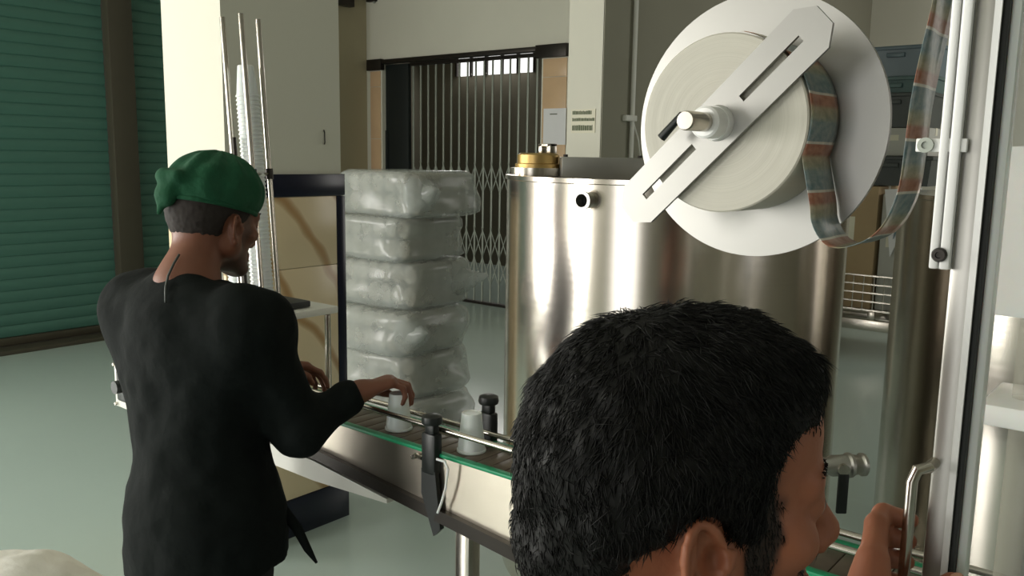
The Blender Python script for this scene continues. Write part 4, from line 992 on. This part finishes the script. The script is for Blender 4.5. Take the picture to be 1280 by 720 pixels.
tu, V, Q = finish('tunic', S, 'tunic', wk, 2, disp=folds(4, 0.010))
tl = MB().tube([PE+np.array(p) for p in ((0.13, 0.10, 0.0), (0.165, 0.12, -0.05), (0.188, 0.13, -0.095), (0.205, 0.14, -0.125))], [0.014, 0.012, 0.009, 0.003], 8).build('apron_tie', 'tunic', wk, 4)
def on_surface(px, py, Vs):
    v = Vs-CAM; d = v@fw; x = 640+F*(v@rt)/d; y = 360-F*(v@up)/d; k = np.where((np.abs(x-px) < 6) & (np.abs(y-py) < 6))[0]
    return dep(px, py, d[k].min()-0.003) if len(k) else None
bv = np.array([tuple(q.co) for q in body.data.vertices]); allV = np.concatenate([bv, V])
cpts = [q for q in (on_surface(x, y, allV) for x, y in ((224, 318), (217, 330), (210, 345), (207, 360), (207, 378))) if q is not None]
MB().tube(cpts, 0.0026, 8).build('neck_cord', 'bin_dark', wk, 4)
S = Sdf(axis([(-1.92, -1.34, 0.010)]), axis([(0.77, 1.15, 0.010)]), axis([(0.04, 0.95, 0.010)]))
for sx in (-1, 1):
    hp = PE+np.array([sx*0.085, 0, -0.04]); kn = np.array([hp[0]+sx*0.01, 0.975, 0.48]); an = np.array([hp[0]+sx*0.015, 0.95, 0.07]); limb(S, [hp, kn, an], [0.092, 0.070, 0.058])
S.el(PE, (0.165, 0.128, 0.10), k=0.04); S.plane((0, 0, 0.06), (0, 0, -1))
finish('trousers', S, 'trouser', wk, 2, disp=folds(14, 0.008))
for sx in (-1, 1):
    ax_ = PE[0]+sx*0.10; S = Sdf(np.arange(ax_-0.1, ax_+0.1, 0.006), np.arange(0.85, 1.19, 0.006), np.arange(-0.03, 0.14, 0.006))
    S.rc((ax_, 0.925, 0.045), (ax_+sx*0.02, 1.095, 0.03), 0.046, 0.038, 0.03); S.rc((ax_, 0.95, 0.09), (ax_, 0.95, 0.05), 0.046, 0.05, 0.03); S.plane((0, 0, 0.001), (0, 0, -1))
    finish('shoe', S, 'shoe', wk, 1)
# short hair below the cap
lx = T.o
S = Sdf(np.arange(lx[0]-0.15, lx[0]+0.15, 0.004), np.arange(lx[1]-0.17, lx[1]+0.17, 0.004), np.arange(lx[2]-0.14, lx[2]+0.19, 0.004))
S.el(T(0, -0.010, 0.045), (0.0785, 0.099, 0.09), T.R, 0.0); S.el(T(0, -0.040, 0.018), (0.0725, 0.0695, 0.079), T.R, 0.03)
S.el(T(0, 0.125, -0.02), (0.11, 0.10, 0.13), T.R, 0.01, 'cut')
for s in (1, -1): S.el(T(s*0.085, -0.012, -0.012), (0.03, 0.028, 0.036), T.R, 0.006, 'cut')
S.rc(T(-0.1, -0.06, -0.075), T(0.1, -0.06, -0.075), 0.035, k=0.01, mode='cut'); S.rc(T(-0.1, -0.0, -0.07), T(0.1, -0.0, -0.07), 0.045, k=0.01, mode='cut'); S.plane(T(0, 0, 0.075), T.R[:, 2])
finish('hair', S, 'hair_fade', wk, 1, disp=lambda V: vnoise(V, 160, 9)*0.0012)
# cap
S = Sdf(np.arange(lx[0]-0.18, lx[0]+0.18, 0.004), np.arange(lx[1]-0.22, lx[1]+0.19, 0.004), np.arange(lx[2]-0.06, lx[2]+0.22, 0.004))
S.el(T(0, -0.010, 0.050), (0.084, 0.105, 0.104), T.R, 0); S.el(T(0, -0.030, 0.062), (0.088, 0.088, 0.080), T.R, 0.03); S.el(T(0.0, 0.02, 0.078), (0.080, 0.082, 0.076), T.R, 0.03)
S.plane(T(0, 0, 0.036), -T.R[:, 2]-T.R[:, 1]*0.05, 0.006)
S.el(T(-0.010, -0.124, 0.082), (0.034, 0.020, 0.022), T.R, 0.012); S.el(T(-0.014, -0.126, 0.045), (0.026, 0.018, 0.028), T.R, 0.012); S.rc(T(-0.02, -0.126, 0.04), T(-0.03, -0.125, 0.004), 0.013, 0.007, 0.01)
def cap_wr(V):
    L = T.loc(V); a = np.arctan2(L[:, 0], L[:, 1]); return np.sin(a*11+vnoise(V, 14, 2)*3.0)*0.0028*np.clip((L[:, 2]-0.04)/0.04, 0, 1)+vnoise(V, 28, 3)*0.004
cp, V, Q = finish('cap', S, 'cap', wk, 1, disp=cap_wr)
ring = [T(0.085*math.sin(a), -0.012+0.105*math.cos(a), 0.036-0.05*(0.10*math.cos(a))) for a in np.linspace(0, 2*PI, 41)]
MB().tube(ring, 0.006, 8).build('cap_band', 'cap', cp, 4)

# ------------------------------------------------------------------ man at the machine door
mn = thing('person', 'person leaning close to the machine door, hand gripping its steel handle', 'person', (-0.36, 0.44, 0))
T = Frame(dep(848, 624, 0.64), (0.66, 0.75, 0.0))
ho = T.o; fwd = np.array([T.R[0, 1], T.R[1, 1], 0]); fwd /= np.linalg.norm(fwd); rgt = np.array([fwd[1], -fwd[0], 0])
NB = ho-fwd*0.075+np.array([0, 0, -0.17])
SR = NB+rgt*0.175+np.array([0, 0, -0.07])+fwd*0.0; SL = NB-rgt*0.175+np.array([0, 0, -0.06])+fwd*0.03
CH = NB-fwd*0.015+np.array([0, 0, -0.20]); WA = NB-fwd*0.03+np.array([0, 0, -0.40]); PE = NB-fwd*0.06+np.array([0, 0, -0.52])
Rb = np.stack([rgt, fwd, zz], 1)
# grip: fingers given by where they pass around the bar
hb = np.array([hx, hy])
def hp_(a, b, z): p = np.array([hx, hy, z])+r0*a+fh*b; return p
fing = []
for i in range(4):
    zf = hz1-0.052-0.0195*i; sh = 0.004*i
    fing.append([hp_(-0.040-sh, -0.028, zf-0.018), hp_(-0.026, 0.002, zf+0.0), hp_(-0.012, 0.021, zf+0.002), hp_(0.012, 0.022, zf-0.004)])
wrL = hp_(-0.070, -0.085, hz1-0.135)
elL = (wrL*0.45+SL*0.55)+np.array([0, 0, -0.16])-fwd*0.02+fh*0.02
elR = SR+np.array([0, 0, -0.27])-fwd*0.05+rgt*0.04; wrR = elR+fwd*0.20+np.array([0, 0, -0.10])-rgt*0.03
xs = axis([(-0.85, -0.46, 0.010), (-0.46, -0.08, 0.003), (-0.08, 0.12, 0.010)]); ys = axis([(0.0, 0.36, 0.010), (0.36, 0.82, 0.003), (0.82, 0.95, 0.01)]); zs = axis([(-0.04, 1.16, 0.014), (1.16, 1.62, 0.003)])
S = Sdf(xs, ys, zs)
def torso2(S, e=0.0):
    S.el(CH, (0.165+e, 0.112+e, 0.18+e), Rb, k=0.03); S.el(CH+np.array([0, 0, 0.10]), (0.155+e, 0.085+e, 0.075+e), Rb, k=0.05)
    S.el(WA, (0.145+e, 0.108+e, 0.17+e), Rb, k=0.06); S.el(PE, (0.16+e, 0.12+e, 0.12+e), Rb, k=0.06)
    for A in (SR, SL): S.rc(NB+np.array([0, 0, -0.06]), A, 0.052+e, 0.055+e, 0.05)
torso2(S, -0.012)
S.rc(T(0, -0.032, -0.04), NB, 0.056, 0.060, 0.03); S.rc(NB, CH+np.array([0, 0, 0.10]), 0.06, 0.08, 0.04)
S.el(T(0, 0.02, -0.085), (0.04, 0.05, 0.03), T.R, 0.03)
head_sdf(S, T)
limb(S, [SR, elR, wrR], [0.048, 0.040, 0.026]); limb(S, [SL, elL, wrL], [0.048, 0.040, 0.027])
hand_sdf(S, wrR, fwd+np.array([0, 0, -0.6]), -rgt, fwd*0.6+zz, curl=(25, 35, 25))
for i, f in enumerate(fing):
    r = (0.0092, 0.0094, 0.009, 0.0082)[i]
    S.rc(wrL+r0*0.004*(1.5-i)+zz*0.006*(1.5-i), f[0], 0.019, 0.0135, 0.014)
    for a, b, ra, rb in zip(f[:-1], f[1:], (r*1.25, r*1.02, r*0.96), (r*1.02, r*0.96, r*0.82)): S.rc(a, b, ra, rb, 0.004)
tb = [wrL+zz*0.01+fh*0.012, hp_(-0.022, -0.040, hz1-0.118), hp_(0.008, -0.030, hz1-0.102), hp_(0.030, -0.022, hz1-0.091)]
for a, b, ra, rb in zip(tb[:-1], tb[1:], (0.018, 0.0125, 0.0112), (0.0125, 0.0112, 0.009)): S.rc(a, b, ra, rb, 0.010)
for sx in (-1, 1):
    hp = PE+rgt*sx*0.088+np.array([0, 0, -0.05]); kn = hp+rgt*sx*0.01+np.array([0, 0, -(hp[2]-0.46)])+fwd*0.02; an = np.array([kn[0], kn[1], 0.09])-fwd*0.03
    limb(S, [hp, kn, an], [0.080, 0.054, 0.037]); S.rc(an+np.array([0, 0, -0.045])-fwd*0.02, an+fwd*0.14+np.array([0, 0, -0.06]), 0.034, 0.026, 0.03)
body, V, Q = finish('body', S, 'skin2', mn, 1, T, 0.95)
# short beard hair along the jaw
bd, _l = head_masks(T, V, 0.95); bn = normals(V, Q); bi = np.where(bd > 0.55)[0]; bi = rng.choice(bi, 5000)
q0 = V[bi]; q1 = q0+(bn[bi]*0.45-T.R[:, 2]*0.75+rng.normal(0, 0.25, (len(bi), 3)))*rng.uniform(0.004, 0.008, (len(bi), 1)); sdv = np.cross(bn[bi], T.R[:, 2]); sdv /= np.maximum(np.linalg.norm(sdv, axis=1, keepdims=True), 1e-6)
VV = np.stack([q0+sdv*0.0003, q0-sdv*0.0003, q0+bn[bi]*0.0005, q1], 1).reshape(-1, 3); base = (np.arange(len(bi))*4)[:, None]
so = link('beard', to_mesh('beard', VV, np.concatenate([base+np.array([f]) for f in ((0, 1, 3), (1, 2, 3), (2, 0, 3))])), 'hair', mn, 4); so['kind'] = 'stuff'
# thumb nail
tn = tb[-1]; nd = (tb[-1]-tb[-2]); nd /= np.linalg.norm(nd); no = -fh*0.75+zz*0.65
M['nail'] = mat('finger_nail', RGB(206, 158, 132), 0.3, var=0.03)
S = Sdf(np.arange(tn[0]-0.02, tn[0]+0.02, 0.0015), np.arange(tn[1]-0.02, tn[1]+0.02, 0.0015), np.arange(tn[2]-0.02, tn[2]+0.02, 0.0015))
nf = Frame(tn+no/np.linalg.norm(no)*0.0075, nd, no); S.el(nf.o, (0.0062, 0.0085, 0.0022), nf.R, 0); finish('thumb_nail', S, 'nail', mn, 1)
eyes_brows(T, mn, 'hair')
# hair
S = Sdf(np.arange(ho[0]-0.17, ho[0]+0.17, 0.0035), np.arange(ho[1]-0.17, ho[1]+0.17, 0.0035), np.arange(ho[2]-0.17, ho[2]+0.19, 0.0035))
S.el(T(0, -0.012, 0.047), (0.084, 0.106, 0.097), T.R, 0.0); S.el(T(0, -0.040, 0.020), (0.076, 0.074, 0.085), T.R, 0.03); S.el(T(0, 0.037, 0.084), (0.064, 0.064, 0.052), T.R, 0.03); S.rc(T(0, -0.07, -0.03), T(0, -0.062, -0.095), 0.050, 0.044, 0.03)
S.el(T(0, 0.140, -0.018), (0.090, 0.078, 0.138), T.R, 0.010, 'cut')
for s in (1, -1):
    S.el(T(s*0.092, -0.012, -0.024), (0.040, 0.030, 0.050), T.R, 0.008, 'cut'); S.el(T(s*0.085, -0.034, -0.075), (0.056, 0.046, 0.074), T.R, 0.01, 'cut'); S.el(T(s*0.085, 0.080, -0.01), (0.05, 0.046, 0.095), T.R, 0.01, 'cut'); S.el(T(s*0.085, 0.03, -0.052), (0.04, 0.034, 0.048), T.R, 0.006, 'cut')
hr, V, Q = finish('hair', S, 'hair', mn, 1, disp=lambda V: vnoise(V, 38, 21)*0.0032+vnoise(V, 90, 22)*0.0018)
# strands: short, lying back and down from the crown
Nn = normals(V, Q); L = T.loc(V); LN = Nn@T.R
ok = np.where((LN[:, 2] > -0.5) & (L[:, 2] > -0.09))[0]; pick = rng.choice(ok, 17000)
P0 = V[pick]+rng.normal(0, 0.0012, (len(pick), 3)); n_ = Nn[pick]; l0 = L[pick]
whirl = np.stack([np.where(l0[:, 0] > 0, 1, -1)*0.25, 0.55*np.sign(l0[:, 1]+0.045)*np.minimum(1, np.abs(l0[:, 1]+0.045)/0.03)*(l0[:, 2] > 0.05), -0.75-0*l0[:, 0]], 1)+rng.normal(0, 0.28, (len(pick), 3))
flow = whirl@T.R.T; flow -= n_*(flow*n_).sum(1, keepdims=True); flow /= np.maximum(np.linalg.norm(flow, axis=1, keepdims=True), 1e-6)
ln_ = rng.uniform(0.010, 0.018, len(pick))[:, None]*np.where(l0[:, 2:3] > 0.0, 1.0, 0.55)*np.where((l0[:, 1:2] > 0.05) & (l0[:, 2:3] < 0.09), 0.45, 1.0)
P1 = P0+(flow*0.95+n_*0.16)*ln_*0.5; P2 = P1+(flow*0.97+n_*0.02)*ln_*0.5
sd = np.cross(flow, n_); wd = 0.00042; n2 = n_*wd
VV = np.stack([P0+sd*wd-n2, P0-sd*wd-n2, P0+n2, P1+sd*wd*0.9, P1-sd*wd*0.9, P1+n2*1.2, P2], 1).reshape(-1, 3); base = (np.arange(len(pick))*7)[:, None]
tri = np.concatenate([base+np.array([f]) for f in ((0, 1, 4), (0, 4, 3), (1, 2, 5), (1, 5, 4), (2, 0, 3), (2, 3, 5), (3, 4, 6), (4, 5, 6), (5, 3, 6))])
so = link('hair_strands', to_mesh('hair_strands', VV, tri), 'hair', hr, 4); so['kind'] = 'stuff'
# shirt and trousers
S = Sdf(axis([(-0.95, 0.2, 0.010)]), axis([(-0.05, 0.98, 0.010)]), axis([(0.60, 1.40, 0.010)]))
torso2(S, 0.012); limb(S, [SR, elR, elR*0.3+wrR*0.7], [0.068, 0.058, 0.042]); limb(S, [SL, elL, elL*0.45+wrL*0.55], [0.068, 0.056, 0.042])
S.rc(SR, CH, 0.07, 0.09, 0.05); S.rc(SL, CH, 0.07, 0.09, 0.05); S.el(PE+np.array([0, 0, -0.02]), (0.178, 0.138, 0.13), Rb, 0.05)
S.rc(NB+np.array([0, 0, -0.01]), NB+np.array([0, 0, -0.06]), 0.068, 0.085, 0.03); S.plane(NB+np.array([0, 0, 0.0])-fwd*0.02, zz+fwd*0.35, 0.008); S.plane((0, 0, PE[2]-0.10), (0, 0, -1))
finish('shirt', S, 'shirt', mn, 2, disp=folds(31, 0.008))
S = Sdf(axis([(-0.75, 0.0, 0.010)]), axis([(0.05, 0.75, 0.010)]), axis([(0.04, PE[2]+0.12, 0.010)]))
for sx in (-1, 1):
    hp = PE+rgt*sx*0.088+np.array([0, 0, -0.05]); kn = hp+rgt*sx*0.01+np.array([0, 0, -(hp[2]-0.46)])+fwd*0.02; an = np.array([kn[0], kn[1], 0.07])-fwd*0.03; limb(S, [hp, kn, an], [0.094, 0.072, 0.06])
S.el(PE, (0.167, 0.128, 0.09), Rb, k=0.04); S.plane((0, 0, 0.06), (0, 0, -1))
finish('trousers', S, 'trouser', mn, 2, disp=folds(44, 0.008))
for sx in (-1, 1):
    kn = PE+rgt*sx*0.098+fwd*0.02; an = kn-fwd*0.03; c = an+fwd*0.05
    S = Sdf(np.arange(c[0]-0.2, c[0]+0.2, 0.007), np.arange(c[1]-0.2, c[1]+0.2, 0.007), np.arange(-0.03, 0.14, 0.007))
    a = np.array([an[0], an[1], 0.045]); S.rc(a-fwd*0.025, a+fwd*0.145+np.array([0, 0, -0.015]), 0.046, 0.038, 0.03); S.rc(a+zz*0.045, a, 0.046, 0.05, 0.03); S.plane((0, 0, 0.001), (0, 0, -1)); finish('shoe', S, 'shoe', mn, 1)
